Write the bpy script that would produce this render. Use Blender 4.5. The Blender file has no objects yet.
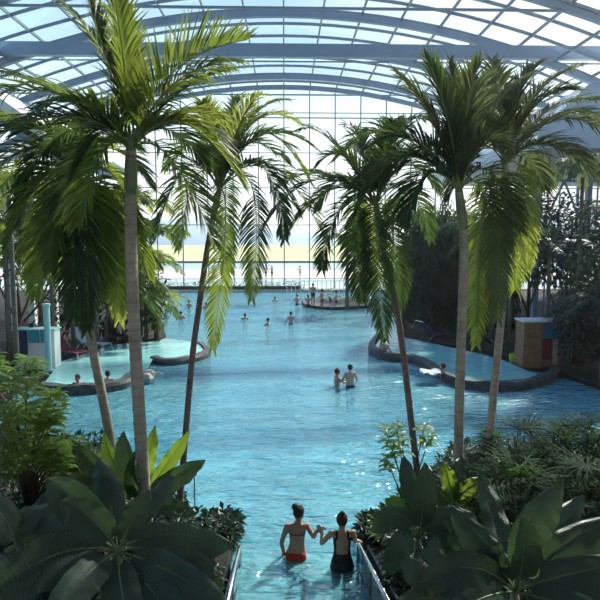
import bpy, bmesh, math, random
from mathutils import Vector, Matrix, noise as mnoise
R = math.radians
sc = bpy.context.scene
COL = sc.collection
# ------------------------------------------------------------------ camera
CAMZ = 5.2
PITCH, YAW, ROLL = R(5.9), R(1.5), 0.0
cam = bpy.data.cameras.new('camera'); camo = bpy.data.objects.new('camera', cam); COL.objects.link(camo)
cam.sensor_width = 36; cam.lens = 36; cam.clip_end = 4000; cam.clip_start = 0.05
camo.location = (0, 0, CAMZ); camo.rotation_euler = (R(90)-PITCH, 0, -YAW)
sc.camera = camo
CAMM = camo.rotation_euler.to_matrix()
# ------------------------------------------------------------------ world: sky brighter towards the sun and the horizon
SUN_AZ, SUN_EL = R(36), R(40)     # azimuth right of straight ahead
SUND = Vector((math.sin(SUN_AZ)*math.cos(SUN_EL), math.cos(SUN_AZ)*math.cos(SUN_EL), math.sin(SUN_EL)))
w = bpy.data.worlds.new('sky'); sc.world = w; w.use_nodes = True
nt = w.node_tree; nt.nodes.clear()
def N(nt, t, **k):
    n = nt.nodes.new(t)
    for a, b in k.items(): setattr(n, a, b)
    return n
tc = N(nt, 'ShaderNodeTexCoord'); sep = N(nt, 'ShaderNodeSeparateXYZ'); nt.links.new(tc.outputs['Generated'], sep.inputs[0])
r1 = N(nt, 'ShaderNodeValToRGB'); nt.links.new(sep.outputs['Z'], r1.inputs[0])
e = r1.color_ramp.elements
e[0].position = 0.0; e[0].color = (1.0, 1.0, 0.98, 1)
e[1].position = 0.62; e[1].color = (0.13, 0.34, 0.74, 1)
x = e.new(0.13); x.color = (0.93, 1.0, 1.0, 1)
x = e.new(0.28); x.color = (0.52, 0.74, 0.93, 1)
x = e.new(0.40); x.color = (0.36, 0.56, 0.90, 1)
dot = N(nt, 'ShaderNodeVectorMath', operation='DOT_PRODUCT'); nt.links.new(tc.outputs['Generated'], dot.inputs[0]); dot.inputs[1].default_value = SUND
mr = N(nt, 'ShaderNodeMapRange'); mr.inputs[1].default_value = 0.80; mr.inputs[2].default_value = 1.0
nt.links.new(dot.outputs['Value'], mr.inputs[0])
mx = N(nt, 'ShaderNodeMixRGB'); mx.inputs[2].default_value = (1.15, 1.12, 1.08, 1)
nt.links.new(mr.outputs[0], mx.inputs[0]); nt.links.new(r1.outputs[0], mx.inputs[1])
bg = N(nt, 'ShaderNodeBackground'); bg.inputs[1].default_value = 1.15
wo = N(nt, 'ShaderNodeOutputWorld'); nt.links.new(mx.outputs[0], bg.inputs[0]); nt.links.new(bg.outputs[0], wo.inputs[0])
# ------------------------------------------------------------------ sun
sl = bpy.data.lights.new('sun', 'SUN'); so = bpy.data.objects.new('sun', sl); COL.objects.link(so)
sl.energy = 6.5; sl.angle = R(3.0); sl.color = (1.0, 0.95, 0.84)
so.rotation_euler = (-SUND).to_track_quat('-Z', 'Y').to_euler(); so.location = (20, 20, 40)
vs = sc.view_settings
vs.view_transform = 'Standard'; vs.look = 'None'; vs.exposure = 0.36; vs.gamma = 1; vs.use_curve_mapping = False

# ------------------------------------------------------------------ placing helpers
def ray(px, py):
    return (CAMM @ Vector(((px-300)/600, (300-py)/600, -1)))
C0 = Vector((0, 0, CAMZ))
def P(px, py, Y):                 # the point seen at a pixel, at distance Y down the hall
    d = ray(px, py); return C0 + d*(Y/d.y)
def G(px, py, z=0.0):             # the point seen at a pixel, on the level z
    d = ray(px, py); return C0 + d*((z-CAMZ)/d.z)

# ------------------------------------------------------------------ materials
MATS = {}
def pbr(name, col, rough=0.6, metal=0.0, var=0.0, vscale=8, col2=None, bump=0.0, bscale=30, spec=0.5):
    m = bpy.data.materials.new(name); m.use_nodes = True; t = m.node_tree
    b = t.nodes['Principled BSDF']; b.inputs['Base Color'].default_value = (*col, 1)
    b.inputs['Roughness'].default_value = rough; b.inputs['Metallic'].default_value = metal
    b.inputs['Specular IOR Level'].default_value = spec
    tcn = N(t, 'ShaderNodeTexCoord')
    nz = N(t, 'ShaderNodeTexNoise'); nz.inputs['Scale'].default_value = vscale; nz.inputs['Detail'].default_value = 4
    t.links.new(tcn.outputs['Object'], nz.inputs['Vector'])
    c2 = col2 or tuple(c*(1-var) for c in col)
    cr = N(t, 'ShaderNodeValToRGB'); cr.color_ramp.elements[0].position = .35; cr.color_ramp.elements[1].position = .65
    cr.color_ramp.elements[0].color = (*col, 1); cr.color_ramp.elements[1].color = (*c2, 1)
    t.links.new(nz.outputs[0], cr.inputs[0]); t.links.new(cr.outputs[0], b.inputs['Base Color'])
    if bump:
        n2 = N(t, 'ShaderNodeTexNoise'); n2.inputs['Scale'].default_value = bscale; t.links.new(tcn.outputs['Object'], n2.inputs['Vector'])
        bp = N(t, 'ShaderNodeBump'); bp.inputs['Strength'].default_value = bump; bp.inputs['Distance'].default_value = .05
        t.links.new(n2.outputs[0], bp.inputs['Height']); t.links.new(bp.outputs[0], b.inputs['Normal'])
    MATS[name] = m; return m
def leafmat(name, col, tcol, trans=0.45, rough=0.45, col2=None, vscale=3.0):
    m = bpy.data.materials.new(name); m.use_nodes = True; t = m.node_tree; b = t.nodes['Principled BSDF']
    out = t.nodes['Material Output']
    tcn = N(t, 'ShaderNodeTexCoord'); nz = N(t, 'ShaderNodeTexNoise'); nz.inputs['Scale'].default_value = vscale; nz.inputs['Detail'].default_value = 3
    t.links.new(tcn.outputs['Object'], nz.inputs['Vector'])
    c2 = col2 or tuple(c*0.55 for c in col)
    cr = N(t, 'ShaderNodeValToRGB'); cr.color_ramp.elements[0].position = .38; cr.color_ramp.elements[1].position = .62
    cr.color_ramp.elements[0].color = (*col, 1); cr.color_ramp.elements[1].color = (*c2, 1)
    t.links.new(nz.outputs[0], cr.inputs[0]); t.links.new(cr.outputs[0], b.inputs['Base Color'])
    b.inputs['Roughness'].default_value = rough; b.inputs['Specular IOR Level'].default_value = .3
    tr = N(t, 'ShaderNodeBsdfTranslucent'); tr.inputs[0].default_value = (*tcol, 1)
    mxs = N(t, 'ShaderNodeMixShader'); mxs.inputs[0].default_value = trans
    t.links.new(b.outputs[0], mxs.inputs[1]); t.links.new(tr.outputs[0], mxs.inputs[2]); t.links.new(mxs.outputs[0], out.inputs[0])
    MATS[name] = m; return m
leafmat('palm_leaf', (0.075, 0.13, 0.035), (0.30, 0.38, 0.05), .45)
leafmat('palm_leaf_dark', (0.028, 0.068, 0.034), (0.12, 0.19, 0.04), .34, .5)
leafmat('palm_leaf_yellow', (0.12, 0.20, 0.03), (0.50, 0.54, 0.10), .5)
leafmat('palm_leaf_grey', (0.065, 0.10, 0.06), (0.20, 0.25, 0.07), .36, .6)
leafmat('fan_leaf', (0.024, 0.064, 0.030), (0.08, 0.17, 0.04), .38, .85)
leafmat('shrub_leaf', (0.14, 0.25, 0.05), (0.50, 0.62, 0.09), .45, .35)
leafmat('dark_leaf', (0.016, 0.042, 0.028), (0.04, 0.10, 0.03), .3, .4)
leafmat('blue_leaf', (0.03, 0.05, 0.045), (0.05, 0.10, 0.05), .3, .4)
leafmat('far_leaf', (0.10, 0.17, 0.04), (0.35, 0.45, 0.08), .45)
def bananamat(name, col, tcol, trans):
    m = leafmat(name, col, tcol, trans, .38)
    t = m.node_tree; b = t.nodes['Principled BSDF']
    uv = N(t, 'ShaderNodeTexCoord'); wv = N(t, 'ShaderNodeTexWave'); wv.inputs['Scale'].default_value = 7; wv.inputs['Distortion'].default_value = .6
    wv.bands_direction = 'X'; t.links.new(uv.outputs['UV'], wv.inputs['Vector'])
    bp = N(t, 'ShaderNodeBump'); bp.inputs['Strength'].default_value = .35; bp.inputs['Distance'].default_value = .01
    t.links.new(wv.outputs[0], bp.inputs['Height']); t.links.new(bp.outputs[0], b.inputs['Normal'])
    cr = [n for n in t.nodes if n.type == 'VALTORGB'][0]; mu = N(t, 'ShaderNodeMixRGB', blend_type='MULTIPLY'); mu.inputs[0].default_value = .45
    w2 = N(t, 'ShaderNodeTexWave'); w2.inputs['Scale'].default_value = 3.3; w2.inputs['Distortion'].default_value = 2.5; t.links.new(uv.outputs['UV'], w2.inputs['Vector'])
    t.links.new(cr.outputs[0], mu.inputs[1]); t.links.new(w2.outputs[0], mu.inputs[2]); t.links.new(mu.outputs[0], b.inputs['Base Color']); b.inputs['Specular IOR Level'].default_value = .5
    return m
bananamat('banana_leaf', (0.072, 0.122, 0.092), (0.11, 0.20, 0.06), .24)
bananamat('banana_leaf_bright', (0.10, 0.19, 0.03), (0.35, 0.5, 0.05), .45)  # yellow green leaves; sun falling on some is put into this colour
pbr('midrib', (0.13, 0.19, 0.08), .5)
pbr('rachis', (0.16, 0.21, 0.05), .5)
pbr('crownshaft', (0.22, 0.27, 0.14), .45, var=.3)
def trunkmat(name, c1, c2):
    m = pbr(name, c1, .85, col2=c2, vscale=5, bump=.4, bscale=40)
    t = m.node_tree; b = t.nodes['Principled BSDF']; cr = [n for n in t.nodes if n.type == 'VALTORGB'][0]
    tcn = [n for n in t.nodes if n.type == 'TEX_COORD'][0]
    wv = N(t, 'ShaderNodeTexWave'); wv.bands_direction = 'Z'; wv.inputs['Scale'].default_value = 2.6; wv.inputs['Distortion'].default_value = 3.0; wv.inputs['Detail Scale'].default_value = .6
    t.links.new(tcn.outputs['Object'], wv.inputs['Vector'])
    c3 = N(t, 'ShaderNodeValToRGB'); c3.color_ramp.elements[0].position = .0; c3.color_ramp.elements[0].color = (.86, .83, .80, 1); c3.color_ramp.elements[1].position = .25; c3.color_ramp.elements[1].color = (1, 1, 1, 1)
    mu = N(t, 'ShaderNodeMixRGB', blend_type='MULTIPLY'); mu.inputs[0].default_value = 1
    t.links.new(wv.outputs[0], c3.inputs[0]); t.links.new(cr.outputs[0], mu.inputs[1]); t.links.new(c3.outputs[0], mu.inputs[2]); t.links.new(mu.outputs[0], b.inputs['Base Color'])
trunkmat('trunk', (0.46, 0.41, 0.36), (0.33, 0.29, 0.25))
trunkmat('trunk_back', (0.20, 0.17, 0.13), (0.13, 0.11, 0.09))
trunkmat('trunk_dark', (0.26, 0.18, 0.165), (0.17, 0.125, 0.12))
pbr('branch', (0.09, 0.07, 0.05), .9, var=.3)
pbr('soil', (0.018, 0.015, 0.011), .95, var=.5, bump=.5)
pbr('paving', (0.30, 0.28, 0.25), .8, var=.25, vscale=1.5)
pbr('stone', (0.018, 0.023, 0.026), .65, col2=(0.07, 0.07, 0.065), vscale=3, bump=.6, bscale=8)
pbr('pale_stone', (0.45, 0.42, 0.36), .7, col2=(0.28, 0.27, 0.24), vscale=4, bump=.5, bscale=9)
pbr('steel_beam', (0.17, 0.25, 0.33), .45, var=.12, vscale=.6)
pbr('steel_thin', (0.13, 0.19, 0.23), .45)
pbr('membrane', (0.52, 0.57, 0.62), .7, var=.08, vscale=.4)
pbr('white_paint', (0.80, 0.80, 0.76), .6, var=.05)
pbr('cream_wall', (0.62, 0.56, 0.44), .8, var=.15, vscale=1)
pbr('dark_wall', (0.06, 0.06, 0.06), .9, var=.2)
pbr('rail_steel', (0.62, 0.64, 0.66), .25, metal=1.0)
pbr('rail_dark', (0.10, 0.12, 0.13), .35, metal=.6)
pbr('rail_panel', (0.16, 0.19, 0.21), .4)
pbr('wood', (0.30, 0.15, 0.07), .55, col2=(0.20, 0.095, 0.045), vscale=6)
pbr('teal', (0.02, 0.30, 0.36), .7); pbr('pale_teal', (0.35, 0.62, 0.62), .5)
pbr('navy', (0.015, 0.03, 0.10), .8); pbr('black_cloth', (0.012, 0.012, 0.02), .7)
pbr('red_cloth', (0.42, 0.02, 0.015), .7); pbr('red_dark', (0.22, 0.02, 0.03), .7)
pbr('blue_panel', (0.03, 0.20, 0.38), .5); pbr('green_cloth', (0.35, 0.55, 0.03), .7)
pbr('towel_white', (0.78, 0.78, 0.76), .9, bump=.3)
pbr('skin', (0.56, 0.32, 0.23), .5, var=.12, vscale=3); pbr('skin_tan', (0.42, 0.215, 0.15), .5, var=.1)
pbr('hair_dark', (0.022, 0.010, 0.008), .75, bump=.6, bscale=60); pbr('hair_red', (0.085, 0.02, 0.012), .75, bump=.6, bscale=60)
pbr('meadow', (0.52, 0.47, 0.24), .95, col2=(0.40, 0.40, 0.20), vscale=.03)
pbr('outer_deck', (0.62, 0.52, 0.42), .8, var=.15, vscale=.3)
pbr('hill', (0.50, 0.55, 0.57), 1, var=.15, vscale=.01)  # pale grey: the veil of distant air is put into the colour
pbr('hedge', (0.03, 0.06, 0.02), .9, var=.4)
def glassmat():
    m = bpy.data.materials.new('glass'); m.use_nodes = True; t = m.node_tree; t.nodes.clear()
    tr = N(t, 'ShaderNodeBsdfTransparent'); tr.inputs[0].default_value = (.93, .975, .97, 1)
    gl = N(t, 'ShaderNodeBsdfGlossy'); gl.inputs['Roughness'].default_value = .02
    fr = N(t, 'ShaderNodeFresnel'); fr.inputs[0].default_value = 1.3
    ms = N(t, 'ShaderNodeMixShader'); o = N(t, 'ShaderNodeOutputMaterial')
    t.links.new(fr.outputs[0], ms.inputs[0]); t.links.new(tr.outputs[0], ms.inputs[1]); t.links.new(gl.outputs[0], ms.inputs[2]); t.links.new(ms.outputs[0], o.inputs[0])
    MATS['glass'] = m
glassmat()
def watermat(name, dcol, tint, mixd=.45, bstr=.35, sx=1.1, sy=2.4, dist=.06):
    m = bpy.data.materials.new(name); m.use_nodes = True; t = m.node_tree; t.nodes.clear()
    tcn = N(t, 'ShaderNodeTexCoord'); mp = N(t, 'ShaderNodeMapping'); mp.inputs['Scale'].default_value = (sx, sy, 1); mp.inputs['Rotation'].default_value = (0, 0, R(-14))
    t.links.new(tcn.outputs['Object'], mp.inputs[0])
    n1 = N(t, 'ShaderNodeTexNoise'); n1.inputs['Scale'].default_value = 1.0; n1.inputs['Detail'].default_value = 3.5; n1.inputs['Roughness'].default_value = .55; n1.inputs['Distortion'].default_value = .7
    t.links.new(mp.outputs[0], n1.inputs['Vector'])
    bp = N(t, 'ShaderNodeBump'); bp.inputs['Strength'].default_value = bstr; bp.inputs['Distance'].default_value = dist
    n2 = N(t, 'ShaderNodeTexNoise'); n2.inputs['Scale'].default_value = 3.1; n2.inputs['Detail'].default_value = 2; t.links.new(mp.outputs[0], n2.inputs['Vector'])
    ad = N(t, 'ShaderNodeMath', operation='MULTIPLY_ADD'); ad.inputs[1].default_value = .35; t.links.new(n2.outputs[0], ad.inputs[0]); t.links.new(n1.outputs[0], ad.inputs[2])
    t.links.new(ad.outputs[0], bp.inputs['Height'])
    df = N(t, 'ShaderNodeBsdfDiffuse'); df.inputs[0].default_value = (*dcol, 1)
    tr = N(t, 'ShaderNodeBsdfTransparent'); tr.inputs[0].default_value = (*tint, 1)
    gl = N(t, 'ShaderNodeBsdfGlossy'); gl.inputs['Roughness'].default_value = .07
    fr = N(t, 'ShaderNodeFresnel'); fr.inputs[0].default_value = 1.42
    for s in (df, gl, fr): t.links.new(bp.outputs[0], s.inputs['Normal'])
    m1 = N(t, 'ShaderNodeMixShader'); m1.inputs[0].default_value = mixd
    m2 = N(t, 'ShaderNodeMixShader'); o = N(t, 'ShaderNodeOutputMaterial')
    t.links.new(tr.outputs[0], m1.inputs[1]); t.links.new(df.outputs[0], m1.inputs[2])
    t.links.new(fr.outputs[0], m2.inputs[0]); t.links.new(m1.outputs[0], m2.inputs[1]); t.links.new(gl.outputs[0], m2.inputs[2]); t.links.new(m2.outputs[0], o.inputs[0])
    MATS[name] = m
watermat('water', (0.26, 0.73, 0.84), (.74, .96, .99), .42, 1.0, .95, 2.0, .22)
watermat('basin_water', (0.34, 0.74, 0.70), (.75, .97, .95), .82, .7, 1.6, 2.4)
watermat('lake_water', (0.40, 0.62, 0.68), (.7, .9, .95), .8, .3, .4, .8)
def tilemat():
    m = pbr('pool_tile', (0.10, 0.60, 0.74), .4, col2=(0.08, 0.54, 0.70), vscale=.5)
    t = m.node_tree; b = t.nodes['Principled BSDF']; br = N(t, 'ShaderNodeTexBrick'); tcn = N(t, 'ShaderNodeTexCoord')
    br.inputs['Color1'].default_value = (.12, .60, .74, 1); br.inputs['Color2'].default_value = (.10, .55, .70, 1); br.inputs['Mortar'].default_value = (.22, .68, .78, 1)
    br.inputs['Scale'].default_value = 2.0; br.inputs['Mortar Size'].default_value = .012; t.links.new(tcn.outputs['Object'], br.inputs['Vector']); t.links.new(br.outputs[0], b.inputs['Base Color'])
tilemat()
pbr('step_tile', (0.42, 0.72, 0.78), .4, var=.1); pbr('step_edge', (0.70, 0.85, 0.88), .5)

# ------------------------------------------------------------------ mesh helpers
class MB:
    def __init__(s): s.v = []; s.f = []; s.m = []; s.uv = {}
    def add(s, vs_, fs, mi=0):
        o = len(s.v); s.v += [tuple(q) for q in vs_]
        for f in fs: s.f.append(tuple(i+o for i in f)); s.m.append(mi)
        return o
    def box(s, c, d, mi=0, rot=None):
        vv = [Vector((x*d[0]/2, y*d[1]/2, z*d[2]/2)) for x in (-1, 1) for y in (-1, 1) for z in (-1, 1)]
        if rot: vv = [rot @ q for q in vv]
        s.add([q+Vector(c) for q in vv], [(0, 1, 3, 2), (4, 6, 7, 5), (0, 4, 5, 1), (2, 3, 7, 6), (0, 2, 6, 4), (1, 5, 7, 3)], mi)
    def tube(s, pts, rad, n=8, mi=0, cap=True):
        pts = [Vector(p) for p in pts]; k = len(pts)
        if not hasattr(rad, '__len__'): rad = [rad]*k
        t0 = (pts[1]-pts[0]).normalized(); a = t0.orthogonal().normalized(); o = len(s.v); vv = []
        for i in range(k):
            t = (pts[min(i+1, k-1)]-pts[max(i-1, 0)]).normalized()
            a = (a - t*a.dot(t)).normalized(); b = t.cross(a)
            for j in range(n):
                an = 2*math.pi*j/n; vv.append(pts[i]+(a*math.cos(an)+b*math.sin(an))*rad[i])
        fs = [(i*n+j, i*n+(j+1) % n, (i+1)*n+(j+1) % n, (i+1)*n+j) for i in range(k-1) for j in range(n)]
        if cap: fs += [tuple(range(n))[::-1], tuple(range((k-1)*n, k*n))]
        s.add(vv, fs, mi)
    def ball(s, c, r, mi=0, nu=12, nv=8, rot=None):
        if not hasattr(r, '__len__'): r = (r, r, r)
        vv = []; c = Vector(c)
        for i in range(nv+1):
            th = math.pi*i/nv
            for j in range(nu):
                ph = 2*math.pi*j/nu; q = Vector((r[0]*math.sin(th)*math.cos(ph), r[1]*math.sin(th)*math.sin(ph), r[2]*math.cos(th)))
                if rot: q = rot @ q
                vv.append(c+q)
        fs = [(i*nu+j, (i+1)*nu+j, (i+1)*nu+(j+1) % nu, i*nu+(j+1) % nu) for i in range(nv) for j in range(nu)]
        s.add(vv, fs, mi)
    def build(s, name, mats, parent=None, smooth=False, loc=None):
        me = bpy.data.meshes.new(name)
        off = Vector(loc) if loc is not None else Vector((0, 0, 0))
        me.from_pydata([tuple(Vector(q)-off) for q in s.v] if loc is not None else s.v, [], s.f)
        if not isinstance(mats, (list, tuple)): mats = [mats]
        for m in mats: me.materials.append(MATS[m])
        me.polygons.foreach_set('material_index', s.m)
        if smooth: me.polygons.foreach_set('use_smooth', [True]*len(s.f))
        me.update()
        ob = bpy.data.objects.new(name, me); COL.objects.link(ob)
        if loc is not None: ob.location = loc
        if parent: ob.parent = parent
        return ob
def empty(name, loc, label=None, cat=None, group=None):
    o = bpy.data.objects.new(name, None); COL.objects.link(o); o.location = loc; o.empty_display_size = .1
    return tag(o, label, cat, group)
def tag(o, label=None, cat=None, group=None, kind=None):
    if label: o['label'] = label
    if cat: o['category'] = cat
    if group: o['group'] = group
    if kind: o['kind'] = kind
    return o
def struct(o): o['kind'] = 'structure'; return o
def copy_tree(o, parent=None):
    c = o.copy(); COL.objects.link(c); c.parent = parent
    for ch in [q for q in bpy.data.objects if q.parent == o]: copy_tree(ch, c)
    return c
def bez(a, b, c, t): return a*(1-t)**2 + b*2*t*(1-t) + c*t*t
def prism(mb, poly, z0, z1, mi=0):
    n = len(poly); vv = [(p[0], p[1], z0) for p in poly]+[(p[0], p[1], z1) for p in poly]
    fs = [tuple(range(n, 2*n)), tuple(range(n))[::-1]]+[(i, (i+1) % n, n+(i+1) % n, n+i) for i in range(n)]
    mb.add(vv, fs, mi)

# ================================================================== STRUCTURE
WALLY = 60.0; HW = 29.0; HG = 14.55; RR = 50.0; SP = 2.5
def roofz(X, h=HG): return CAMZ + h - X*X/(2*RR)
# ground and outside
mb = MB(); mb.box((0, 140, -1.65), (900, 1200, .3)); struct(mb.build('ground', 'soil'))
# pool floor, walls
mb = MB(); mb.box((0, 34, -1.42), (2*HW, 50, .12)); struct(mb.build('floor', 'pool_tile'))
# water surface of the big pool
mb = MB(); mb.add([(-HW, 6.2, 0), (HW, 6.2, 0), (HW, 57.6, 0), (-HW, 57.6, 0)], [(0, 1, 2, 3)])
struct(mb.build('pool_water', 'water'))
# land left and right of the pool, traced on the water level
def g2(px, py): q = G(px, py, 0); return (q.x, q.y)
lland = [(-HW, 14.5)] + [g2(-60, 420), g2(10, 398), g2(46, 380), g2(60, 366), g2(110, 350), g2(158, 346), g2(166, 338), g2(160, 320), g2(163, 305), g2(150, 297)] + [(-12, 57.6), (-HW, 57.6)]
rland = [(HW, 57.6), (9.5, 57.6)] + [g2(398, 300), g2(402, 330), g2(406, 342), g2(440, 347), g2(480, 353), g2(505, 360), g2(526, 368), g2(562, 377), g2(600, 390), g2(680, 420)] + [(HW, 15)]
for nm, poly in (('land_left', lland), ('land_right', rland)):
    mb = MB(); prism(mb, poly, -1.4, .16); struct(mb.build(nm, 'soil'))
mb = MB(); mb.box((0, 58.9, -.6), (2*HW, 2.6, 1.56)); struct(mb.build('far_pool_deck', 'paving'))
mb = MB(); mb.box((0, 57.55, .1), (2*HW, .3, .3)); struct(mb.build('trim_1', 'pale_stone'))
# foreground planting banks, rising towards the viewer
def bank(name, poly_x, far):
    mb = MB(); nx, ny = 14, 14; vv = []
    for i in range(nx+1):
        X = poly_x[0]+(poly_x[1]-poly_x[0])*i/nx
        fy = far(X)
        for j in range(ny+1):
            Y = 3.2+(fy-3.2)*j/ny
            z = .12 + 1.9*max(0, min(1, (fy-Y)/8.5))**1.1 + .06*mnoise.noise((X*1.3, Y*1.3, 0))
            vv.append((X, Y, z))
    fs = [(i*(ny+1)+j, (i+1)*(ny+1)+j, (i+1)*(ny+1)+j+1, i*(ny+1)+j+1) for i in range(nx) for j in range(ny)]
    o = mb.add(vv, fs)
    # skirt down into the water
    ring = [i*(ny+1)+ny for i in range(nx+1)]; ring = [j for j in range(ny+1)][:0]+ring
    edge = [(0*(ny+1)+j) for j in range(ny+1)] + ring[1:] + [nx*(ny+1)+j for j in range(ny-1, -1, -1)]
    base = [(vv[k][0], vv[k][1], -1.4) for k in edge]; o2 = mb.add(base, [])
    for a in range(len(edge)-1): mb.f.append((edge[a], edge[a+1], o2+a+1, o2+a)); mb.m.append(0)
    struct(mb.build(name, 'soil', smooth=False))
farL = lambda X: 10.2 + min(4.6, max(0, -X-1.4)*1.5)
farR = lambda X: 10.0 + min(4.0, max(0, X-1.6)*1.6)
bank('planting_bank_left', (-9, -.86), farL); bank('planting_bank_right', (1.34, 10), farR)
def bankz(X, Y):
    f = farL(X) if X < 0 else farR(X); return .12+1.9*max(0, min(1, (f-Y)/8.5))**1.1
# steps into the pool between the banks
for k in range(9):
    y1 = 9.55-.36*k+1.0; z = -.82+.15*k - .15
    if k == 0:
        mb = MB(); mb.box((.24, 9.85, -1.12), (2.2, 2.3, .6)); o = struct(mb.build('trim_2', 'step_tile')); continue
    yy = 8.98-.34*k
    mb = MB(); mb.box((.24, yy, (-1.42-.82+.15*k)/2+.0), (2.2, .34, 1.42-.82+.15*k), 0); mb.box((.24, yy+.15, -.82+.15*k+.004), (2.2, .04, .012), 1)
    struct(mb.build('pool_step', ['step_tile', 'step_edge']))
# roof glass
def arcstrip(mb, Y, wY, h0, h1, mi=0, x0=-HW, x1=HW, n=36):
    vv = []
    for i in range(n+1):
        X = x0+(x1-x0)*i/n
        for (dy, hh) in ((-wY/2, h0), (wY/2, h0), (wY/2, h1), (-wY/2, h1)): vv.append((X, Y+dy, roofz(X, hh)))
    fs = [(i*4+j, i*4+(j+1) % 4, i*4+4+(j+1) % 4, i*4+4+j) for i in range(n) for j in range(4)]
    fs += [(0, 3, 2, 1), (n*4, n*4+1, n*4+2, n*4+3)]
    mb.add(vv, fs, mi)
mb = MB(); n = 36; vv = []
for i in range(n+1):
    X = -HW+2*HW*i/n; vv += [(X, 9, roofz(X)), (X, WALLY, roofz(X))]
mb.add(vv, [(2*i, 2*i+1, 2*i+3, 2*i+2) for i in range(n)]); struct(mb.build('ceiling', 'glass'))
for Y in (58.6, 54.9, 47.3, 39.9, 32.5, 25.0, 17.5, 10.0):
    mb = MB(); arcstrip(mb, Y, .32, HG-.56, HG-.16); struct(mb.build('roof_rib', 'steel_beam'))
mb = MB()
k = 0
while 59.8-2.5*k > 9.5: arcstrip(mb, 59.8-2.5*k, .10, HG-.2, HG-.02); k += 1
for i in range(-11, 12):
    X = i*SP
    if abs(X) > HW: continue
    mb.box((X, (9+WALLY)/2, roofz(X, HG-.12)), (.10, WALLY-9, .17))
struct(mb.build('glazing_grid', 'steel_thin'))
def tiebeam(y_px, Y, h, name, w_=.4):
    z = P(284, y_px, Y).z; mb = MB(); mb.box((0, Y, z), (2*HW, w_, h)); struct(mb.build(name, 'steel_beam' if h > .3 else 'steel_thin'))
tiebeam(51, 39.3, .80, 'tie_beam', .45); tiebeam(8, 32.5, .12, 'tie_rod', .12); tiebeam(61.5, 47.3, .10, 'tie_rod', .1)
# glazed back wall
mb = MB(); vv = []; n = 24
for i in range(n+1):
    X = -HW+2*HW*i/n; vv += [(X, WALLY, .1), (X, WALLY, roofz(X))]
mb.add(vv, [(2*i, 2*i+2, 2*i+3, 2*i+1) for i in range(n)]); win = struct(mb.build('window_1', 'glass'))
mb = MB()
for i in range(-11, 12):
    X = i*SP; h = roofz(X)-.1; mb.box((X, WALLY-.08, .1+h/2), (.10, .16, h))
mb.build('mullion', 'steel_thin', win)
mb = MB()
for yp, th in ((95, .12), (113, .07), (118, .10), (153, .07), (188, .08), (225, .08), (262, .2)):
    z = P(284, yp, WALLY).z; mb.box((0, WALLY-.08, z), (2*HW, .13, th))
mb.build('transom', 'steel_thin', win)
# side walls: masonry base with glazing above
for s, nm, wn in ((-1, 'wall_left', 'window_2'), (1, 'wall_right', 'window_3')):
    mb = MB(); mb.box((s*(HW+.15), 28, 1.2), (.3, 64, 3.4)); struct(mb.build(nm, 'cream_wall'))
    mb = MB(); zt = roofz(HW); mb.add([(s*HW, 9, 2.9), (s*HW, WALLY, 2.9), (s*HW, WALLY, zt), (s*HW, 9, zt)], [(0, 1, 2, 3)]); wg = struct(mb.build(wn, 'glass'))
    mb = MB()
    for k in range(21): mb.box((s*(HW-.06), 9.3+2.5*k, (2.9+zt)/2), (.14, .16, zt-2.9))
    for z in (3.0, 5.8, 8.6): mb.box((s*(HW-.06), 34.5, z), (.1, 51, .12))
    mb.build('mullion', 'steel_thin', wg)
# wall and gallery roof at the viewer's end
mb = MB(); mb.box((0, -4, 9), (2*HW, .3, 21)); struct(mb.build('wall_back', 'membrane'))
mb = MB(); mb.box((0, 2.5, 19.9), (2*HW, 13.2, .3)); struct(mb.build('gallery_ceiling', 'dark_wall'))
for s in (-1, 1):
    mb = MB(); mb.box((s*(HW+.15), 2.5, 9), (.3, 13.4, 22)); struct(mb.build('wall_left_gallery' if s < 0 else 'wall_right_gallery', 'dark_wall'))
mb = MB(); mb.box((0, -.5, 2.6), (16, 5.8, .3)); struct(mb.build('gallery_floor', 'paving'))
# side canopy, right: grey fascia with steel frame posts and cross bracing under it
Yc = 33.0
a = P(541, 100, Yc); b_ = P(541, 148, Yc); X0 = a.x
mb = MB()
vv = [(X0, Yc, b_.z), (HW, Yc, b_.z), (HW, Yc, b_.z+3.4), (X0+2.6, Yc, b_.z+3.4), (X0, Yc, b_.z+.9)]
n = 5; vv += [(q[0], Yc+24, q[2]) for q in vv]
mb.add(vv, [(0, 1, 2, 3, 4), (9, 8, 7, 6, 5)]+[(i, i+5, (i+1) % 5+5, (i+1) % 5) for i in range(5)]); struct(mb.build('side_canopy_right', 'membrane'))
Yf = 36.0
mb = MB()
def bar(mb, a, b, r, mi=0): mb.tube([a, b], r, 6, mi)
xs = [P(540, 170, Yf).x+3.0*k for k in range(5)]
for xx in xs: mb.box((xx, Yf, b_.z/2+.1), (.30, .3, b_.z-.1))
zt_, zm = b_.z, P(560, 181, Yf).z
mb.box(((xs[0]+xs[-1])/2, Yf, zm), (xs[-1]-xs[0], .14, .14))
for k in range(4):
    x0, x1 = xs[k], xs[k+1]; xm = (x0+x1)/2
    for (aa, bb) in (((x0, Yf, zt_-.6), (xm, Yf, zm)), ((x1, Yf, zt_-.6), (xm, Yf, zm)), ((xm, Yf, zm), (xm-.9, Yf, zm-2)), ((xm, Yf, zm), (xm+.9, Yf, zm-2))): bar(mb, aa, bb, .07)
    bar(mb, (x0+.55, Yf, .2), (x0+.55, Yf, zt_), .05); bar(mb, (xm+.3, Yf, zm), (xm+.3, Yf, zt_), .04)
struct(mb.build('canopy_frame', 'steel_beam'))
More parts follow.
